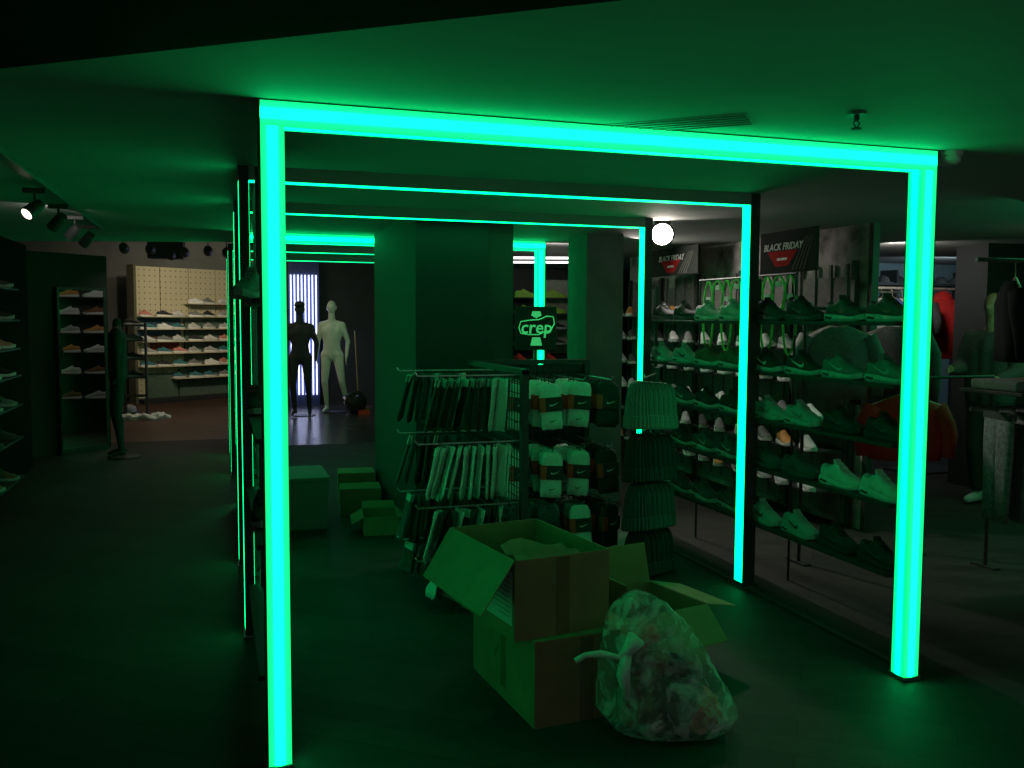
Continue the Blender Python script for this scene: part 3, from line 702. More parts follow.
obj('printed_mark', bm, TAPE, low)
up1 = carton('cardboard_box', 'upper open brown carton with big flap hanging to the left', (.96, .06), math.radians(9), .445, .65, .33, z=.36,
             flaps=[('-x', .25, math.radians(-56))])
bm = bmesh.new(); box(bm, (-.0015, .02, .06), (-.0003, .26, .28)); lb = obj('printed_label', bm, PAPER, up1)
lb['label'] = 'white paper shipping label on the carton side'
bm = bmesh.new()
for k in range(9): box(bm, (-.002, .04, .25-k*.02), (-.0014, .04+random.uniform(.08, .2), .254-k*.02))
obj('print_lines', bm, MIDG, lb)
# loose inner flap and paper in the open box
bm = bmesh.new(); rings = []
for i in range(7): rings.append([(1.02+i*.05, .18+.02*math.sin(i*1.3)+j*.09, .63+.02*math.sin(i+j*2)+.01*j) for j in range(4)])
R = loft(bm, rings, closed=False, cap=False); bmesh.ops.solidify(bm, geom=list(bm.faces), thickness=.003)
tag(obj('crumpled_paper', bm, CARDI, smooth=True), 'crumpled brown paper sticking out of the open carton', 'paper')
carton('cardboard_box', 'open brown carton with spread flaps behind the plastic bag', (1.66, .357), math.radians(12), .40, .44, .30,
       flaps=[('+x', .20, math.radians(-12)), ('-y', .20, math.radians(-40)), ('+y', .2, math.radians(80)), ('-x', .17, math.radians(65))])
# boxes near the pillar
carton('cardboard_box', 'closed carton at the foot of the pillar, rear of the small stack', (.84, 4.72), math.radians(-6), .32, .30, .28, open_=False, tape=False, group='cartons by the pillar')
carton('cardboard_box', 'closed carton in front of the pillar, with bright top', (.80, 4.28), math.radians(-6), .34, .30, .22, open_=False, tape=False, group='cartons by the pillar')
carton('cardboard_box', 'small half open carton nearest in the pillar stack', (.88, 3.50), math.radians(-6), .27, .35, .14, flaps=[('+y', .12, .3), ('-x', .1, -.5), ('+x', .12, -.2)], tape=False, group='cartons by the pillar')
# big green lit bin
t = thing('storage_bin', 'big plain square bin just right of the big left upright', 'bin', (.22, 3.82, 0))
bm = bmesh.new(); rings = [[(x*.44*s+(.22*(1-s)), y*.6*s+.3*(1-s), z) for x, y in ((0, 0), (1, 0), (1, 1), (0, 1))] for z, s in ((0, .94), (.38, 1.0))]
loft(bm, rings); obj('bin_body', bm, PLBIN, t)
bm = bmesh.new(); box(bm, (-.008, -.008, .38), (.448, .608, .41), bev=.006); obj('lid', bm, PLBIN, t)

# ------------------------------------------------------------------ plastic bag with rubbish
from mathutils import noise as mn
def bag_mat():
    m = bpy.data.materials.new('clear_plastic'); m.use_nodes = True; nt = m.node_tree; out = nt.nodes['Material Output']; b = nt.nodes['Principled BSDF']
    b.inputs['Base Color'].default_value = (.8, .82, .8, 1); b.inputs['Roughness'].default_value = .28
    tr = nt.nodes.new('ShaderNodeBsdfTransparent'); mx = nt.nodes.new('ShaderNodeMixShader')
    tc = nt.nodes.new('ShaderNodeTexCoord'); n = nt.nodes.new('ShaderNodeTexNoise'); n.inputs['Scale'].default_value = 6; n.inputs['Detail'].default_value = 4; n.inputs['Distortion'].default_value = 3.0
    rp = nt.nodes.new('ShaderNodeValToRGB'); rp.color_ramp.elements[0].position = .42; rp.color_ramp.elements[0].color = (.12, .12, .12, 1); rp.color_ramp.elements[1].position = .7; rp.color_ramp.elements[1].color = (.75, .75, .75, 1)
    nt.links.new(tc.outputs['Object'], n.inputs['Vector']); nt.links.new(n.outputs['Fac'], rp.inputs[0]); nt.links.new(rp.outputs[0], mx.inputs[0])
    nt.links.new(tr.outputs[0], mx.inputs[1]); nt.links.new(b.outputs[0], mx.inputs[2]); nt.links.new(mx.outputs[0], out.inputs['Surface'])
    n2 = nt.nodes.new('ShaderNodeTexNoise'); n2.inputs['Scale'].default_value = 16; n2.inputs['Distortion'].default_value = 2.5
    bp = nt.nodes.new('ShaderNodeBump'); bp.inputs['Strength'].default_value = .5; bp.inputs['Distance'].default_value = .015
    nt.links.new(tc.outputs['Object'], n2.inputs['Vector']); nt.links.new(n2.outputs['Fac'], bp.inputs['Height']); nt.links.new(bp.outputs[0], b.inputs['Normal'])
    return m
BAG = bag_mat()
t = thing('plastic_bag', 'tied translucent plastic rubbish bag beside the stacked cartons', 'plastic bag', (1.60, -.10, 0), -0.3121)
bm = bmesh.new(); n = 150; rings = []
prof = [(0.002, .20), (.015, .25), (.06, .275), (.14, .265), (.22, .235), (.30, .20), (.38, .165), (.45, .125), (.50, .09), (.535, .05), (.55, .015)]
def bprof(z):
    for (a, ra), (b, rb) in zip(prof, prof[1:]):
        if z <= b: k = (z-a)/(b-a); return ra+(rb-ra)*k
    return prof[-1][1]
KN = Vector((-.24, -.15, .34))      # the knot the folds run to
for i in range(46):
    z = .002+.548*(i/45)**.9; r = bprof(z); ring = []
    cx = -.03-.13*(z/.55)**1.2; cy = .05*(z/.55)
    for k in range(n):
        a = 2*PI*k/n; d = Vector((math.cos(a), math.sin(a), z*2.5))
        rr = r*(1+.16*mn.noise(d*1.5+Vector((3, 0, 0))))
        p = Vector((cx+rr*math.cos(a)*1.08, cy+rr*math.sin(a)*.75, z))
        q = p-KN; ang = math.atan2(q.z, q.x-q.y*.6); dist = q.length
        fold = 1-abs(mn.noise(Vector((ang*2.6, dist*1.2, 1.3))))*2
        fold2 = 1-abs(mn.noise(Vector((p.x*7+p.z*4, p.y*7-p.z*3, 4.2))))*2
        amp = (.014*fold+.007*fold2)*min(1, z/.05)*min(1, (.56-z)/.1)
        p += Vector((math.cos(a), math.sin(a), .15))*(amp-.008)
        if dist < .16: p += (KN-p)*(.55*(1-dist/.16))
        p.z = max(p.z, .001); ring.append(p)
    rings.append(ring)
loft(bm, rings)
bb = obj('bag_body', bm, BAG, t, smooth=True)
bm = bmesh.new()
tube(bm, [(-.18, -.10, .40), (-.22, -.13, .355), (-.25, -.13, .335), (-.32, -.12, .345), (-.38, -.11, .335), (-.42, -.12, .315)], .02, 10, radii=[.04, .022, .011, .014, .012, .013])
tube(bm, [(-.22, -.13, .345), (-.235, -.15, .27), (-.22, -.17, .18)], .02, 10, radii=[.02, .028, .01])
obj('tied_handle', bm, mat('plastic_twist', (.6, .62, .6), .35, noise=.1), t, smooth=True)
for i, (x, y, z, r, m, lb) in enumerate(((-.14, .02, .38, .07, PINK, 'pale pink crumpled wrapper high inside the bag'), (-.10, -.02, .27, .08, BROWN, 'brown crumpled wrapper in the middle of the bag'), (.04, .0, .12, .12, DKG, 'dark crumpled wrapper low inside the bag'),
        (-.14, .0, .10, .10, BROWN, 'brown crumpled wrapper at the lower left of the bag'), (.14, -.01, .09, .10, PINK, 'reddish crumpled wrapper at the right foot of the bag'), (.02, .02, .24, .07, BLK, 'black crumpled wrapper on the right of the bag'))):
    bm = bmesh.new(); bmesh.ops.create_icosphere(bm, subdivisions=3, radius=1)
    for v in bm.verts:
        d = v.co.normalized(); v.co = d*r*(1+.55*mn.noise(d*2.4+Vector((i*3, 0, 0)))); v.co.z *= .8
    c, s = math.cos(-.3121), math.sin(-.3121)
    tag(obj('crumpled_wrapper', bm, m, loc=(1.56+x*.8*c-y*s, -.10+x*.8*s+y*c, z)), lb, 'wrapper', 'wrappers inside the plastic bag')

# ------------------------------------------------------------------ ceiling fittings
t = thing('ceiling_vent', 'slotted linear air vent in the ceiling above the big frame', 'vent', (1.77, -.285, 2.4025), math.radians(139))
bm = bmesh.new(); box(bm, (0, -.10, -.003), (1.1, .10, -.0005)); obj('backing', bm, CEIL, t)
for k in range(5): bm = bmesh.new(); box(bm, (0.01, -.085+k*.040, -.006), (1.09, -.080+k*.040, -.003)); obj('slat', bm, mat('vent_slot', (.12, .125, .12), .9), t)
t = thing('sprinkler', 'small brass fire sprinkler on the ceiling right of the vent', 'sprinkler', (2.07, -.50, 2.4025))
bm = bmesh.new(); tube(bm, [(0, 0, 0), (0, 0, -.012)], .035, 16); obj('rose', bm, GREYM, t)
bm = bmesh.new(); tube(bm, [(0, 0, -.01), (0, 0, -.03)], .01, 10); tube(bm, [(.0, 0, -.03), (.014, 0, -.04), (.0, 0, -.06)], .003, 6); tube(bm, [(0, 0, -.03), (-.014, 0, -.04), (0, 0, -.06)], .003, 6); obj('frame_arms', bm, BLACK, t)
bm = bmesh.new(); tube(bm, [(0, 0, -.058), (0, 0, -.062)], .018, 12); obj('deflector', bm, BLACK, t)
t = thing('smoke_detector', 'white round detector on the ceiling at the right corner of the big frame', 'detector', (2.985, .03, 2.4025))
bm = bmesh.new(); tube(bm, [(0, 0, 0), (0, 0, -.02)], .06, 24); obj('base', bm, PAPER, t)
bm = bmesh.new(); tube(bm, [(0, 0, -.02), (0, 0, -.04), (0, 0, -.055)], .05, 24, radii=[.05, .05, .035]); obj('sensor_head', bm, PAPER, t)
# left track and spotlights
bm = bmesh.new(); box(bm, (-1.10, .6, 2.375), (-1.05, 5.1, 2.4025), bev=.003); tag(obj('lighting_track', bm, mat('track_grey', (.12, .13, .13), .4)), 'long grey lighting track on the ceiling of the left aisle', 'track')
for i, (y, on) in enumerate(((2.45, True), (3.3, False), (4.0, False), (4.7, False))):
    spot_head('track_spotlight', 'black track spotlight of the left aisle, %s' % ['lit one nearest the front', 'unlit, second from the front', 'unlit, third from the front', 'unlit, farthest back'][i], (-1.16, y, 2.22), (-1.9, y-.9 if on else y+.5, 1.4), DIM if on else OFF, r=.04, L=.12, group='left aisle track spotlights', stem=2.375)
for i, (x, y) in enumerate(((-1.25, 9.2), (-.95, 9.3), (-.55, 9.7), (-.25, 9.3), (-.02, 9.5), (-.75, 10.4))):
    spot_head('track_spotlight', 'black spotlight over the pegboard alcove, %s from the left' % ordinal(i), (x, y, 2.50), (x, 15, 1.8), DIM if i in (0, 1, 3, 4) else OFF, r=.06, L=.2, group='alcove spotlights', stem=3.25)
bm = bmesh.new(); box(bm, (-1.12, 11.2, 2.52), (-.62, 11.5, 3.2), bev=.01); tag(obj('ceiling_speaker', bm, BLACKM), 'square black box hanging before the pegboard wall', 'hanging box')
# white linear lights
for i, (x0, y0, x1, y1) in enumerate(((3.02, 6.6, 3.86, 6.32), (3.25, 7.35, 4.1, 7.05))):
    t = thing('linear_light', 'white linear ceiling light beyond the pillar, %s' % ['upper of the two lines', 'lower of the two lines'][i], 'ceiling light', (x0, y0, 2.34), math.atan2(y1-y0, x1-x0), 'white linear ceiling lights')
    bm = bmesh.new(); box(bm, (0, -.03, .012), (.9, .03, .05)); obj('housing', bm, BLACK, t)
    bm = bmesh.new(); box(bm, (0, -.025, -.012), (.9, .025, .012)); obj('diffuser', bm, emis('white_tube', (1, .97, .97), 2.2), t)
    for s in (.1, .8): bm = bmesh.new(); tube(bm, [(s, 0, .05), (s, 0, .08)], .004, 5); obj('cable', bm, BLACK, t)

# ------------------------------------------------------------------ far middle shoe rack (beyond pillar)
t = thing('shoe_wall', 'dark shoe display beyond the pillar with yellow green and coral shoes', 'shoe display', (2.9, 7.6, 0))
bm = bmesh.new(); box(bm, (0, .35, 0), (1.5, .40, 2.3)); obj('back_panel', bm, BLACKM, t)
for z in (.9, 1.1, 1.32, 1.52, 1.72, 1.92):
    bm = bmesh.new(); box(bm, (0, 0, z-.012), (1.5, .35, z)); obj('shelf', bm, BLACKM, t)
bm = bmesh.new(); box(bm, (1.02, .33, 1.2), (1.35, .345, 2.16)); pn = obj('pale_panel', bm, mat('pale_panel_print', (.5, .5, .42), .6), t)
for z, a, cn in ((1.92, LIME, 'lime green'), (1.72, LIME, 'lime green'), (1.52, BLK, 'black'), (1.32, BLK, 'black'), (1.1, REDC, 'coral red'), (.9, DKG, 'dark grey')):
    for i in range(3):
        sneaker((3.05+i*.4, 7.72, z), .0 + random.uniform(-.1, .1) if z != 1.1 else -PI/2+.2, '%s shoe beyond the pillar, %s shelf from top, %s from the left' % (cn, ordinal([1.92, 1.72, 1.52, 1.32, 1.1, .9].index(z)), ordinal(i)), 'shoes beyond the pillar', a, a if a is LIME else LTG, proto=SNF)

# ------------------------------------------------------------------ pegboard shoe wall in the left alcove
t = thing('pegboard_display', 'cream pegboard shoe display lit warm at the far left', 'shoe display', (-1.70, 15.35, 0), math.radians(34))
def peg_mat():
    m = bpy.data.materials.new('pegboard'); m.use_nodes = True; nt = m.node_tree; b = nt.nodes['Principled BSDF']
    tc = nt.nodes.new('ShaderNodeTexCoord'); mp = nt.nodes.new('ShaderNodeMapping'); mp.inputs['Scale'].default_value = (9, 9, 9)
    vo = nt.nodes.new('ShaderNodeTexVoronoi'); vo.inputs['Randomness'].default_value = 0; vo.inputs['Scale'].default_value = 1
    nt.links.new(tc.outputs['Object'], mp.inputs[0]); nt.links.new(mp.outputs[0], vo.inputs['Vector'])
    rp = nt.nodes.new('ShaderNodeValToRGB'); rp.color_ramp.interpolation = 'CONSTANT'; rp.color_ramp.elements[0].color = (.16, .14, .09, 1); rp.color_ramp.elements[1].position = .16; rp.color_ramp.elements[1].color = (.6, .54, .36, 1)
    nt.links.new(vo.outputs['Distance'], rp.inputs[0]); nt.links.new(rp.outputs[0], b.inputs['Base Color']); b.inputs['Roughness'].default_value = .7
    return m
PEG = peg_mat()
for k in range(4):
    bm = bmesh.new(); box(bm, (.05+k*.62, .1, .05), (.65+k*.62, .14, 2.62), bev=.004); obj('pegboard_panel', bm, PEG, t)
bm = bmesh.new(); box(bm, (0, -.1, 0), (.05, .15, 2.64)); obj('side_panel', bm, mat('olive_panel', (.12, .12, .08), .7), t)
bm = bmesh.new(); box(bm, (.05, -.3, 0), (2.52, .1, .08)); obj('plinth', bm, BLACKM, t)
GBOX = mat('green_boxes', (.10, .15, .11), .7)
bm = bmesh.new(); box(bm, (.30, .02, .08), (.95, .1, .55)); box(bm, (1.0, .02, .08), (2.5, .1, .62)); obj('lower_panel', bm, GBOX, t)
bm = bmesh.new(); box(bm, (.05, .04, 1.28), (1.05, .1, 1.62)); obj('blue_back_panel', bm, mat('blue_panel', (.05, .1, .14), .7), t)
bm = bmesh.new(); box(bm, (.42, .03, .98), (1.0, .1, 1.25)); obj('red_back_panel', bm, mat('red_brown_panel', (.25, .06, .03), .7), t)
bm = bmesh.new(); box(bm, (1.15, .04, .6), (2.5, .1, 1.6)); obj('green_back_panel', bm, GBOX, t)
PZ = [(.70, 0, 7), (.95, 0, 7), (1.18, 0, 7), (1.42, 0, 7), (1.66, 0, 7), (1.92, 3, 7), (.45, 2, 7)]
for z, i0, i1 in PZ:
    bm = bmesh.new(); box(bm, (.1+i0*.345, -.22, z-.014), (.1+i1*.345, .1, z)); obj('shelf', bm, CREAM, t)
pc = [('white', WHITE, WHITE), ('white', WHITE, SOLEG), ('black', BLK, WHITE), ('grey', MIDG, WHITE), ('cream', LTG, WHITE), ('pink', PINK, WHITE), ('teal', TEAL, WHITE)]
for z, i0, i1 in PZ:
    for i in range(i0, i1):
        cn, a, b = random.choice(pc)
        px_, py_ = .12+i*.345, -.08; ca_, sa_ = math.cos(math.radians(34)), math.sin(math.radians(34))
        sneaker((-1.70+px_*ca_-py_*sa_, 15.35+px_*sa_+py_*ca_, z), math.radians(34)+random.choice((0, .3, -.3)), '%s sneaker on alcove pegboards, shelf at %s, %s from the left' % (cn, {.45: 'ankle height', .70: 'knee height', .95: 'hip height', 1.18: 'waist height', 1.42: 'chest height', 1.66: 'head height', 1.92: 'the very top'}[z], ordinal(i)),
                'sneakers on the pegboard wall', a, b, proto=SNF, scale=1.1)
# dark low rack with white shoes in the alcove and pile on floor
t = thing('shoe_rack', 'dark low rack beside the black mannequin before the pegboards', 'shoe rack', (-1.62, 12.6, 0))
for z in (.35, .65, .95, 1.25, 1.5): bm = bmesh.new(); box(bm, (0, 0, z), (.35, .3, z+.02)); obj('shelf', bm, BLACKM, t)
for x in (0, .33):
    bm = bmesh.new(); box(bm, (x, 0, 0), (x+.025, .3, 1.55)); obj('side_frame', bm, BLACK, t)
for i, z in enumerate((.67, .97, 1.27, 1.52)): sneaker((-1.6, 12.75, z), .1, 'dark shoe on the low alcove rack, %s shelf up' % ordinal(i), 'shoes on the low alcove rack', (DKG, BLK, MIDG, BLK)[i], LTG, proto=SNF)
for i, (x, y, z, rz) in enumerate(((-1.66, 13.1, .06, -1.2), (-1.58, 13.2, .06, -1.6), (-1.5, 13.15, .06, -1.9), (-1.66, 12.35, 0, .2), (-1.5, 12.25, 0, .9), (-1.38, 12.4, 0, -.5), (-1.22, 12.45, 0, .3), (-1.1, 12.3, 0, 1.2))):
    sneaker((x, y, z), rz, 'white shoe on floor before the pegboards, %s' % ['leftmost of the upright ones', 'middle of the upright ones', 'rightmost of the upright ones', 'lying in the pile, leftmost', 'lying in the pile, second from left', 'lying in the pile, middle', 'lying in the pile, second from right', 'lying in the pile, rightmost'][i], 'white shoes on the alcove floor', WHITE, WHITE, proto=SNF, scale=1.1, rx=(0 if i < 3 else .5))
bm = bmesh.new(); box(bm, (-1.72, 12.95, 0), (-1.42, 13.35, .06), bev=.004); tag(obj('shoe_box_lid', bm, DKG), 'flat dark box under the white upright shoes', 'box')

# ------------------------------------------------------------------ mirror on the pier
mm = bpy.data.materials.new('mirror_glass'); mm.use_nodes = True; b = mm.node_tree.nodes['Principled BSDF']
b.inputs['Base Color'].default_value = (.85, .88, .86, 1); b.inputs['Metallic'].default_value = 1; b.inputs['Roughness'].default_value = .02
ma = math.radians(45)
t = thing('wall_mirror', 'tall wall mirror on the dark pier reflecting shoe shelves', 'mirror', (-1.965, 8.60, 0), ma)
bm = bmesh.new(); box(bm, (0.03, -.02, .06), (.65, -.01, 1.97)); obj('mirror_glass', bm, mm, t)
bm = bmesh.new(); box(bm, (0, -.03, .0), (.03, 0, 2.0)); box(bm, (.65, -.03, .0), (.68, 0, 2.0)); box(bm, (.03, -.03, 1.97), (.65, 0, 2.0)); box(bm, (.03, -.03, 0), (.65, 0, .06)); obj('mirror_frame', bm, mat('mirror_frame_paint', (.05, .06, .055), .4), t)

# ------------------------------------------------------------------ left wall shoe shelves
LWZ = [.28, .62, .90, 1.15, 1.38, 1.62, 1.88]
t = thing('shoe_wall', 'dark shoe shelving at the left picture edge', 'shoe display', (-2.12, 2.6, 0))
bm = bmesh.new(); box(bm, (-.10, 0, 0), (-.02, 2.85, 2.3)); obj('back_panel', bm, BLACKM, t)
for z in LWZ: bm = bmesh.new(); box(bm, (-.02, 0, z-.015), (.36, 2.82, z)); obj('shelf', bm, BLACKM, t)
lwc = {.28: ('brown', BROWN, LTG), .62: ('dark grey', DKG, DKG), .90: ('black and white', MIDG, LTG), 1.15: ('black', BLK, WHITE), 1.38: ('pink', PINK, WHITE), 1.62: ('black', BLK, LTG), 1.88: ('dark grey', DKG, LTG)}
for z in LWZ:
    for i in range(5):
        cn, a, b = lwc[z]
        sneaker((-2.04, 2.95+i*.54, z), 0.05+random.uniform(-.1, .1), '%s sneaker on the left wall shelves, %s shelf up, %s from the front' % (cn, ordinal(LWZ.index(z)), ordinal(i)), 'sneakers on the left wall', a, b, BLK if z == .9 else None, la=a)

# ------------------------------------------------------------------ shelf reflected by the mirror (outer side of the rear walkway)
t = thing('shoe_wall', 'black shoe shelving on the outer side of the rear light frames', 'shoe display', (.03, 8.15, 0))
MZ = [.5, .85, 1.15, 1.42, 1.68, 1.92]
bm = bmesh.new(); box(bm, (.20, 0, 0), (.24, 1.9, 2.3)); obj('back_panel', bm, BLACKM, t)
for z in MZ: bm = bmesh.new(); box(bm, (0, 0, z-.015), (.2, 1.9, z)); obj('shelf', bm, BLACKM, t)
for z in MZ:
    for i in range(5):
        cn, a, b = [('white', WHITE, WHITE), ('brown', BROWN, WHITE), ('light grey', LTG, WHITE), ('orange', ORANGE, WHITE)][(i+int(z*10)) % 4]
        sneaker((0.14, 8.55+i*.34, z), -PI/2, '%s sneaker on the rear outer shelving, %s shelf up, %s from the front' % (cn, ordinal(MZ.index(z)), ordinal(i)), 'sneakers seen in the mirror', a, b, proto=SNF)

# ------------------------------------------------------------------ blue light tubes and rear area
t = thing('tube_light_panel', 'panel of glowing white blue vertical tubes at the far end', 'light panel', (1.12, 14.2, 0))
bm = bmesh.new(); box(bm, (0, .02, 0), (.56, .06, 2.9)); obj('back_board', bm, mat('blue_board', (.10, .13, .34), .7, spec=.1), t)
BT = emis('blue_tube', (.75, .8, 1.0), 2.2)
for k in range(8): bm = bmesh.new(); tube(bm, [(.04+k*.066, 0, .2), (.04+k*.066, 0, 2.45)], .012, 8); obj('tube', bm, BT, t)
area('tube_panel_glow', (1.38, 14.05, 1.4), (2.3, 12.2, -.6), .5, 9, (.35, .45, 1.0), 2.0)

# ------------------------------------------------------------------ figures
def body_mesh(name, caps, ells, m, parent, vox=.014):
    bm = bmesh.new()
    for a, ra, b, rb in caps: capsule(bm, a, ra, b, rb)
    for c, r, rot in ells: ell(bm, c, r, rot)
    o = obj(name, bm, m, parent, smooth=True)
    rm = o.modifiers.new('r', 'REMESH'); rm.mode = 'VOXEL'; rm.voxel_size = vox; rm.use_smooth_shade = True
    sm = o.modifiers.new('sm', 'SMOOTH'); sm.iterations = 3; sm.factor = .5
    return o
def hand(caps, w_, fwd, out, s=1.0):
    """w_ wrist, fwd direction of fingers, out = direction across palm (to little finger)"""
    w_, fwd, out = Vector(w_), Vector(fwd).normalized(), Vector(out).normalized()
    nrm = fwd.cross(out)
    for k, L in enumerate((.070, .078, .073, .058)):
        b = w_+fwd*.085*s+out*(-.027+.018*k)*s; caps.append((w_+out*(-.018+.012*k)*s, .014*s, b, .0105*s))
        k1 = b+fwd*L*.55*s+nrm*.008*s; caps.append((b, .0095*s, k1, .0085*s)); caps.append((k1, .0085*s, k1+fwd*L*.38*s+nrm*.018*s, .007*s))
    tb = w_+fwd*.03*s-out*.028*s; t2 = tb+fwd*.04*s-out*.022*s+nrm*.01*s
    caps.append((w_, .014*s, tb, .013*s)); caps.append((tb, .012*s, t2, .0095*s)); caps.append((t2, .0095*s, t2+fwd*.028*s+nrm*.006*s, .008*s))
def standing(J, s=1.0):
    """J: joints dict -> capsules"""
    c = []
    hipL, hipR, shL, shR = J['hipL'], J['hipR'], J['shL'], J['shR']
    v = lambda p: Vector(p)
    pel = (v(hipL)+v(hipR))/2; che = (v(shL)+v(shR))/2
    c += [(hipL, .095*s, J['kneeL'], .058*s), (J['kneeL'], .058*s, J['ankL'], .036*s), (hipR, .095*s, J['kneeR'], .058*s), (J['kneeR'], .058*s, J['ankR'], .036*s)]
    for k in 'LR':
        kn, an = v(J['knee'+k]), v(J['ank'+k]); c.append((kn+(an-kn)*.2+Vector((0, .02, 0)), .052*s, kn+(an-kn)*.5+Vector((0, .012, 0)), .042*s))
        c += [(J['sh'+k], .058*s, J['elb'+k], .042*s), (J['elb'+k], .042*s, J['wri'+k], .027*s)]
        f = v(J['toe'+k]); c += [(v(J['ank'+k])-Vector((0, 0, .03)), .034*s, f, .022*s), (v(J['ank'+k])-Vector((0, 0, .04)), .034*s, v(J['ank'+k])+(v(J['ank'+k])-f)*Vector((.25, .25, 0))-Vector((0, 0, .05*s)), .028*s)]
    wst = pel+(che-pel)*.42
    for sx in (-1, 1):
        o = (v(shR)-v(shL)).normalized()*sx
        c += [(pel+o*.07*s, .095*s, wst+o*.055*s, .085*s), (wst+o*.055*s, .085*s, pel+(che-pel)*.8+o*.09*s, .10*s), (pel+(che-pel)*.8+o*.09*s, .10*s, che+o*.12*s, .06*s)]
    c.append((pel, .11*s, che-Vector((0, 0, .06)), .11*s))
    for k in 'LR': c.append((che+Vector((0, 0, .05)), .05*s, v(J['sh'+k])+(che-v(J['sh'+k]))*.15, .06*s)); c.append((v(J['hip'+k]), .10*s, pel+Vector((0, 0, .1)), .10*s))
    return c
# pale mannequin, left leg forward
def mannequin(label, loc, rz, m, pose, scale=1.0, head=True):
    t = thing('mannequin', label, 'mannequin', loc, rz)
    J = dict(hipL=(-.10, 0, .98), hipR=(.10, 0, .98), kneeL=(-.12, -.05, .53), kneeR=(.17, -.04, .54), ankL=(-.10, .02, .11), ankR=(.24, .12, .11),
             shL=(-.175, 0, 1.50), shR=(.175, 0, 1.50), elbL=(-.245, .03, 1.22), elbR=(.27, .02, 1.22), wriL=(-.25, -.06, .97), wriR=(.255, -.06, .96), toeL=(-.14, -.13, .028), toeR=(.30, -.04, .028))
    J.update(pose); c = standing(J)
    if head:
        c.append(((0, 0, 1.55), .062, (0, -.01, 1.70), .055))
        hand(c, J['wriL'], (.05, -.1, -1), (0, .9, -.1)); hand(c, J['wriR'], (-.05, -.1, -1), (0, .9, -.1))
    else:
        c.append(((0, 0, 1.55), .055, (0, 0, 1.62), .05)); hand(c, J['wriL'], (.0, -.1, -1), (0, .9, -.1)); hand(c, J['wriR'], (0, -.1, -1), (0, .9, -.1))
    e = []
    if head:
        e = [((0, -.005, 1.80), (.076, .096, .115), (0, 0, 0)), ((0, -.035, 1.745), (.052, .06, .055), (0, 0, 0)), ((0, -.10, 1.785), (.012, .022, .024), (.4, 0, 0)),
             ((.078, 0, 1.79), (.012, .022, .032), (0, 0, 0)), ((-.078, 0, 1.79), (.012, .022, .032), (0, 0, 0)), ((0, -.092, 1.745), (.024, .010, .008), (0, 0, 0)), ((0, -.082, 1.83), (.055, .016, .012), (0, 0, 0))]
    body_mesh('body', c, e, m, t)
    bm = bmesh.new(); tube(bm, [(.05, .05, 0), (.05, .05, .012)], .19, 24); obj('stand_plate', bm, BLACK, t)
    t.scale = (scale,)*3
    return t
mannequin('pale naked mannequin standing before the far dark wall', (1.74, 12.75, .0), -.3, SKINW, {}, 1.02)
M2 = mannequin('black mannequin silhouetted against the glowing tubes', (1.16, 12.3, 0), -.2, BLK, dict(ankR=(.14, .05, .11), kneeR=(.13, -.03, .54), toeR=(.16, -.1, .028)), 1.0)
bm = bmesh.new(); ell(bm, (0, .0, 1.865), (.088, .10, .065)); prism(bm, [(.085*math.cos(a), -.07+.12*math.sin(a)) for a in [PI+PI*k/10 for k in range(11)]], 1.85, 1.862); obj('cap', bm, BLK, M2)
mannequin('headless black mannequin standing right of the wall mirror', (-1.27, 8.25, 0), -1.5, BLK, dict(elbL=(-.27, .0, 1.22), wriL=(-.24, 0, .98), elbR=(.27, 0, 1.22), wriR=(.24, 0, .98), ankR=(.14, .02, .11), kneeR=(.13, -.02, .54), toeR=(.17, -.12, .028)), .98, head=False)
# dressed mannequin on the right: dark jacket and trousers, pale hands and face
t = thing('mannequin', 'mannequin in dark jacket and trousers standing behind the hanging clothes', 'mannequin', (6.42, 3.10, 0), math.radians(-75))
J = dict(hipL=(-.09, 0, .95), hipR=(.09, 0, .95), kneeL=(-.1, -.03, .52), kneeR=(.1, -.02, .52), ankL=(-.1, .03, .11), ankR=(.1, .08, .11), shL=(-.19, 0, 1.50), shR=(.19, 0, 1.50),
         elbL=(-.26, -.05, 1.22), elbR=(.27, -.05, 1.2), wriL=(-.2, -.28, 1.22), wriR=(.2, -.25, 1.15), toeL=(-.12, -.10, .03), toeR=(.13, -.05, .03))
c = standing(J); c.append(((0, 0, 1.52), .06, (0, -.01, 1.68), .055)); hand(c, J['wriL'], (.2, -1, -.1), (0, -.1, -1)); hand(c, J['wriR'], (-.2, -1, -.1), (0, -.1, -1))
body_mesh('body', c, [((0, -.005, 1.79), (.076, .096, .115), (0, 0, 0)), ((0, -.035, 1.735), (.052, .06, .055), (0, 0, 0)), ((0, -.10, 1.775), (.012, .022, .024), (.4, 0, 0)), ((.078, 0, 1.78), (.012, .022, .032), (0, 0, 0)), ((-.078, 0, 1.78), (.012, .022, .032), (0, 0, 0))], mat('tan_shell', (.35, .24, .16), .6), t)
body_mesh('jacket', [(J['shL'], .085, J['elbL'], .068), (J['elbL'], .068, (-.205, -.24, 1.22), .052), (J['shR'], .085, J['elbR'], .068), (J['elbR'], .068, (.205, -.21, 1.16), .052),
    ((-.09, 0, .98), .13, (-.1, 0, 1.38), .135), ((.09, 0, .98), .13, (.1, 0, 1.38), .135), ((-.1, 0, 1.42), .12, (.1, 0, 1.42), .12), ((0, 0, .98), .14, (0, 0, 1.42), .14), ((-.12, 0, 1.49), .09, (.12, 0, 1.49), .09)], [], DKG, t, .018)
body_mesh('trousers', [(J['hipL'], .12, J['kneeL'], .082), (J['kneeL'], .082, (-.1, .03, .16), .065), (J['hipR'], .12, J['kneeR'], .082), (J['kneeR'], .082, (.1, .08, .16), .065)], [], BLK, t, .018)
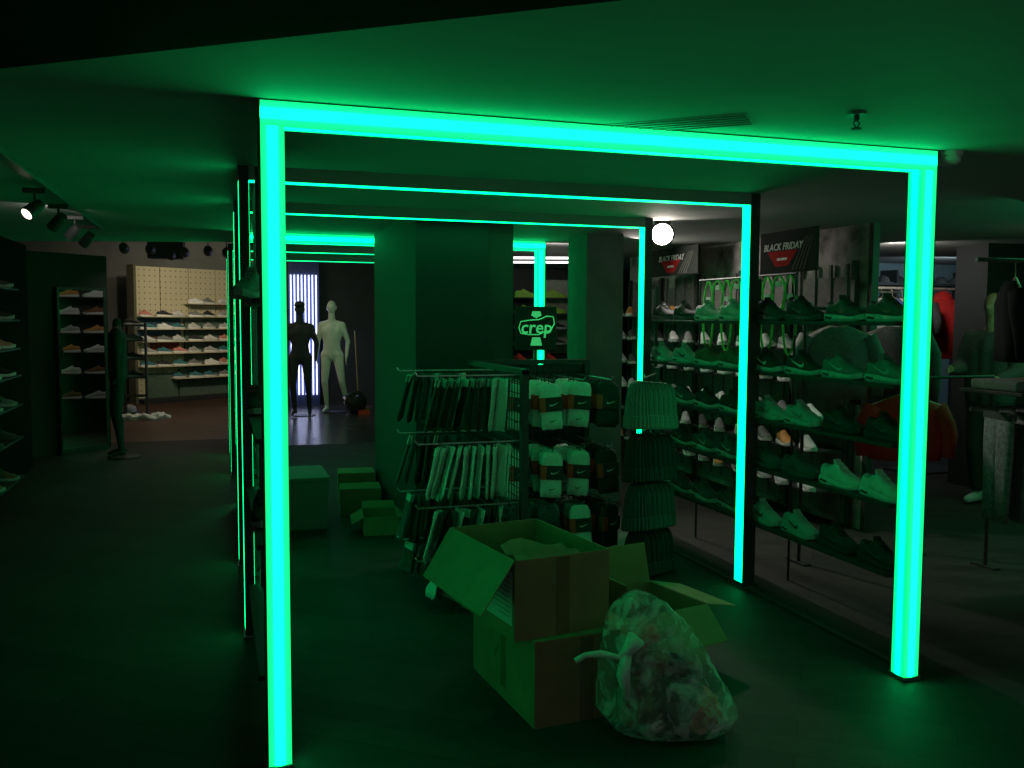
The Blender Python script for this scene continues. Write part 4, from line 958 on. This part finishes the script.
for nm, (x, y) in (('left', (-.1, .10)), ('right', (.1, .15))):
    bm = bmesh.new(); capsule(bm, (x, y-.06, .055), .05, (x, y-.22, .045), .035); capsule(bm, (x, y-.06, .055), .05, (x, y-.04, .09), .05)
    for v in bm.verts: v.co.z = max(v.co.z, 0.004)
    obj('shoe', bm, LTG, t, smooth=True)

# broom and clear sack beside the pale mannequin
t = thing('broom', 'broom standing upright right of the pale mannequin', 'broom', (2.23, 12.95, 0))
bm = bmesh.new(); tube(bm, [(0, 0, .06), (-.05, .1, 1.42)], .013, 8); obj('handle', bm, GUM, t)
bm = bmesh.new(); box(bm, (-.2, -.03, .0), (.2, .03, .07), bev=.01); obj('brush_head', bm, BROWN, t)
bm = bmesh.new(); bmesh.ops.create_icosphere(bm, subdivisions=3, radius=1)
for v in bm.verts: d = v.co.normalized(); v.co = Vector((d.x*.2, d.y*.2, d.z*.19+.19))*(1+.15*mn.noise(d*3)); v.co.z = max(v.co.z, 0)
tag(obj('rubbish_sack', bm, mat('black_shiny_plastic', (.03, .03, .03), .15)), 'small shiny black sack at the foot of the broom', 'sack').location = (2.10, 12.50, 0)
bm = bmesh.new(); prism(bm, [(0, 0), (.2, 0), (.17, .2), (.03, .2)], 0, .06); tube(bm, [(.1, .2, .04), (.1, .3, .06)], .014); o = tag(obj('dustpan', bm, RED), 'red dustpan on the floor beside the shiny sack', 'dustpan'); o.location = (2.12, 12.28, 0)

# ------------------------------------------------------------------ right side clothes
def hanger_mesh(bm, w_=.21, drop=.07):
    tube(bm, [(-w_, 0, -drop), (-.03, 0, 0), (0, 0, .01), (.03, 0, 0), (w_, 0, -drop)], .007, 6)
    tube(bm, [(0, 0, .01), (0, 0, .05), (.018, 0, .07), (.02, 0, .09), (0, 0, .105), (-.02, 0, .09)], .003, 6)
def jacket_on_hanger(name, label, loc, rz, m, L=.65, group=None, hood=False, sleeves=True):
    t = thing(name, label, 'jacket', loc, rz, group)
    bm = bmesh.new(); rings = []; n = 24
    for z, wx, ty in ((-.01, .06, .05), (-.03, .12, .06), (-.07, .20, .07), (-.14, .225, .085), (-.35, .22, .085), (-L, .225, .09)):
        rings.append([(wx*math.copysign(abs(math.cos(a))**.8, math.cos(a)), ty*math.sin(a)*(1+.12*math.sin(a*7+z*9)), z) for a in [2*PI*k/n for k in range(n)]])
    loft(bm, rings)
    if hood: ell(bm, (0, .05, -.02), (.11, .08, .10))
    obj('jacket_body', bm, m, t, smooth=True)
    for s in (-1, 1):
        bm = bmesh.new(); tube(bm, [(s*.19, 0, -.08), (s*.25, 0, -.2), (s*.265, -.01, -L*.62), (s*.26, -.02, -L*.95)], .06, 12, radii=[.065, .062, .055, .042]); obj('sleeve', bm, m, t, smooth=True)
    bm = bmesh.new(); hanger_mesh(bm); obj('hanger', bm, mat('hanger_chrome', (.5, .42, .3), .3, .5), t)
    return t
# clothes rail near the right edge
t = thing('clothes_rail', 'tall black clothes rail at the right picture edge', 'clothes rail', (4.05, .72, 0))
bm = bmesh.new(); tube(bm, [(-.2, .0, 1.99), (.95, 0, 1.99)], .012); obj('top_rail', bm, GREYM, t)
bm = bmesh.new(); tube(bm, [(-.2, .0, 1.16), (.95, 0, 1.16)], .012); obj('lower_rail', bm, GREYM, t)
for x in (.95,):
    bm = bmesh.new(); tube(bm, [(x, 0, 0), (x, 0, 2.0)], .015); obj('post', bm, BLACK, t)
bm = bmesh.new(); box(bm, (.9, -.2, 0), (1.0, .2, .015)); obj('base', bm, BLACK, t)
for i, (x, dy) in enumerate(((4.13, 0), (4.36, .0), (4.60, 0), (4.83, 0))):
    jacket_on_hanger('jacket', 'black jacket on a hanger at the right picture edge, %s from the left' % ordinal(i), (x, .72+dy, 1.885), math.radians(52), mat('deep_black_cloth', (.012, .013, .013), .9, spec=.1), .46, 'black jackets on the right rail')
JEAN = mat('grey_denim', (.2, .22, .22), .85, noise=.25, scale=40)
for i in range(7):
    x = 4.06+i*.12
    t = thing('trousers', 'grey trousers hanging below the black jackets, %s pair from the left' % ordinal(i), 'trousers', (x, .72, 1.135), math.radians(75), 'grey trousers on the right rail')
    for s in (-1, 1):
        bm = bmesh.new(); rings = []
        for z, wx in ((-.02, .075), (-.2, .08), (-.40, .065), (-.62, .058)):
            rings.append([(s*.06+wx*math.cos(a), .025*math.sin(a)*(1+.2*math.sin(3*a)), z) for a in [2*PI*k/14 for k in range(14)]])
        loft(bm, rings); obj('trouser_leg', bm, JEAN, t, smooth=True)
    bm = bmesh.new(); box(bm, (-.13, -.022, -.04), (.13, .022, 0), bev=.005); obj('waistband', bm, DKG, t)
    bm = bmesh.new(); tube(bm, [(0, 0, 0), (0, 0, .035), (.01, 0, .055)], .003, 5); obj('hook', bm, STEEL, t)
bm = bmesh.new(); box(bm, (3.98, .50, 1.24), (5.0, .94, 1.262), bev=.004); tag(obj('folded_shelf', bm, BLACKM), 'dark shelf between the black jackets and grey trousers', 'shelf')
for i, m in enumerate((MIDG, BROWN, DKG)):
    bm = bmesh.new(); rings = []
    box(bm, (4.0+i*.28, .55, 1.263), (4.24+i*.28, .88, 1.32), bev=.015)
    tag(obj('folded_shirt', bm, m), '%s folded garment on the shelf under the black jackets' % ['grey', 'brown', 'dark grey'][i], 'folded garment', 'folded garments on the right shelf')

# rear right clothes rail with red jacket
t = thing('clothes_rail', 'pale rear clothes rail with the red jacket at its end', 'clothes rail', (5.6, 4.75, 0))
bm = bmesh.new(); tube(bm, [(-.1, 0, 2.0), (2.0, 0, 2.0)], .014); tube(bm, [(-.1, .12, 1.96), (2.0, .12, 1.96)], .012); obj('top_rail', bm, mat('pale_rail', (.6, .55, .5), .4), t)
bm = bmesh.new(); tube(bm, [(2.0, 0, 0), (2.0, 0, 2.2)], .02); ell(bm, (2.0, 0, 2.22), (.03, .03, .03)); obj('post', bm, mat('pale_rail', (.6, .55, .5), .4), t)
bm = bmesh.new(); box(bm, (1.3, -.2, 0), (2.05, .25, .02)); obj('base', bm, BLACK, t)
jacket_on_hanger('jacket', 'bright red hooded jacket at the end of the rear rail', (7.40, 4.72, 1.90), math.radians(-20), REDC, .66, hood=True)
for i, (m, cn) in enumerate(((WCOT, 'white'), (BLUEC, 'blue'), (WCOT, 'white'), (BLUEC, 'blue'), (DKG, 'dark'))):
    jacket_on_hanger('shirt', '%s shirt on the rear rail, %s from the left' % (cn, ordinal(i)), (6.60+i*.13, 4.75, 1.90), math.radians(80), m, .4+.1*(i % 2), 'shirts on the rear rail')
# dark boards hanging above, black shop shelves on the rear right wall
t = thing('cap_shelving', 'dark shelving with caps on the rear right wall', 'shelving', (6.9, 6.19, 0))
for z in (1.55, 1.85, 2.1): bm = bmesh.new(); box(bm, (0, 0, z), (2.4, .4, z+.03)); obj('shelf', bm, BLACKM, t)
for x in (0, 1.2, 2.37): bm = bmesh.new(); box(bm, (x, .1, 0), (x+.03, .4, 2.3)); obj('post', bm, BLACK, t)
for i in range(10):
    for z in (1.88, 2.13):
        bm = bmesh.new(); ell(bm, (0, 0, .0), (.085, .095, .10), seg=12, ring=8)
        for v in bm.verts: v.co.z = max(v.co.z, 0)
        prism(bm, [(.075*math.cos(a), -.07+.09*math.sin(a)) for a in [PI+PI*k/8 for k in range(9)]], 0, .008)
        tag(obj('cap', bm, random.choice((BLK, DKG, BLK)), loc=(7.03+i*.23, 6.36, z)), 'dark cap on the rear right wall, %s shelf, %s from the left' % ('lower' if z < 2 else 'upper', ordinal(i)), 'cap', 'caps on the rear right wall')
# grey sweatshirt and red jacket seen through the near rack
jacket_on_hanger('sweatshirt', 'grey sweatshirt hanging behind the near right rack', (3.86, 1.9, 1.62), math.radians(-25), MIDG, .5)
bm = bmesh.new(); tube(bm, [(3.60, 1.9, 1.73), (4.6, 1.9, 1.73)], .012)
for x in (4.55,): tube(bm, [(x, 1.9, 0), (x, 1.9, 1.73)], .014); box(bm, (x-.03, 1.8, 0), (x+.03, 2.0, .012))
tube(bm, [(3.60, 1.9, 0), (3.60, 1.9, 1.73)], .012); box(bm, (3.57, 1.8, 0), (3.63, 2.0, .012))
tag(obj('clothes_rail', bm, BLACK), 'black clothes rail behind the near right rack', 'clothes rail')
jacket_on_hanger('jacket', 'dark jacket on the rail behind the near right rack', (4.33, 1.9, 1.62), math.radians(-60), DKG, .6)
t = jacket_on_hanger('jacket', 'red padded jacket hung low behind the near right rack', (4.05, 1.45, 1.18), math.radians(-25), mat('red_orange_cloth', (.85, .04, .02), .8, bump=.4, scale=10), .42)
bm = bmesh.new(); tube(bm, [(3.95, 1.45, 1.285), (4.75, 1.45, 1.285)], .010); tube(bm, [(4.75, 1.45, 0), (4.75, 1.45, 1.285)], .012); box(bm, (4.72, 1.35, 0), (4.78, 1.55, .012))
tag(obj('clothes_rail', bm, BLACK), 'low black rail carrying the red padded jacket', 'clothes rail')
for o in (SN, SNF, SNH): kill(o)
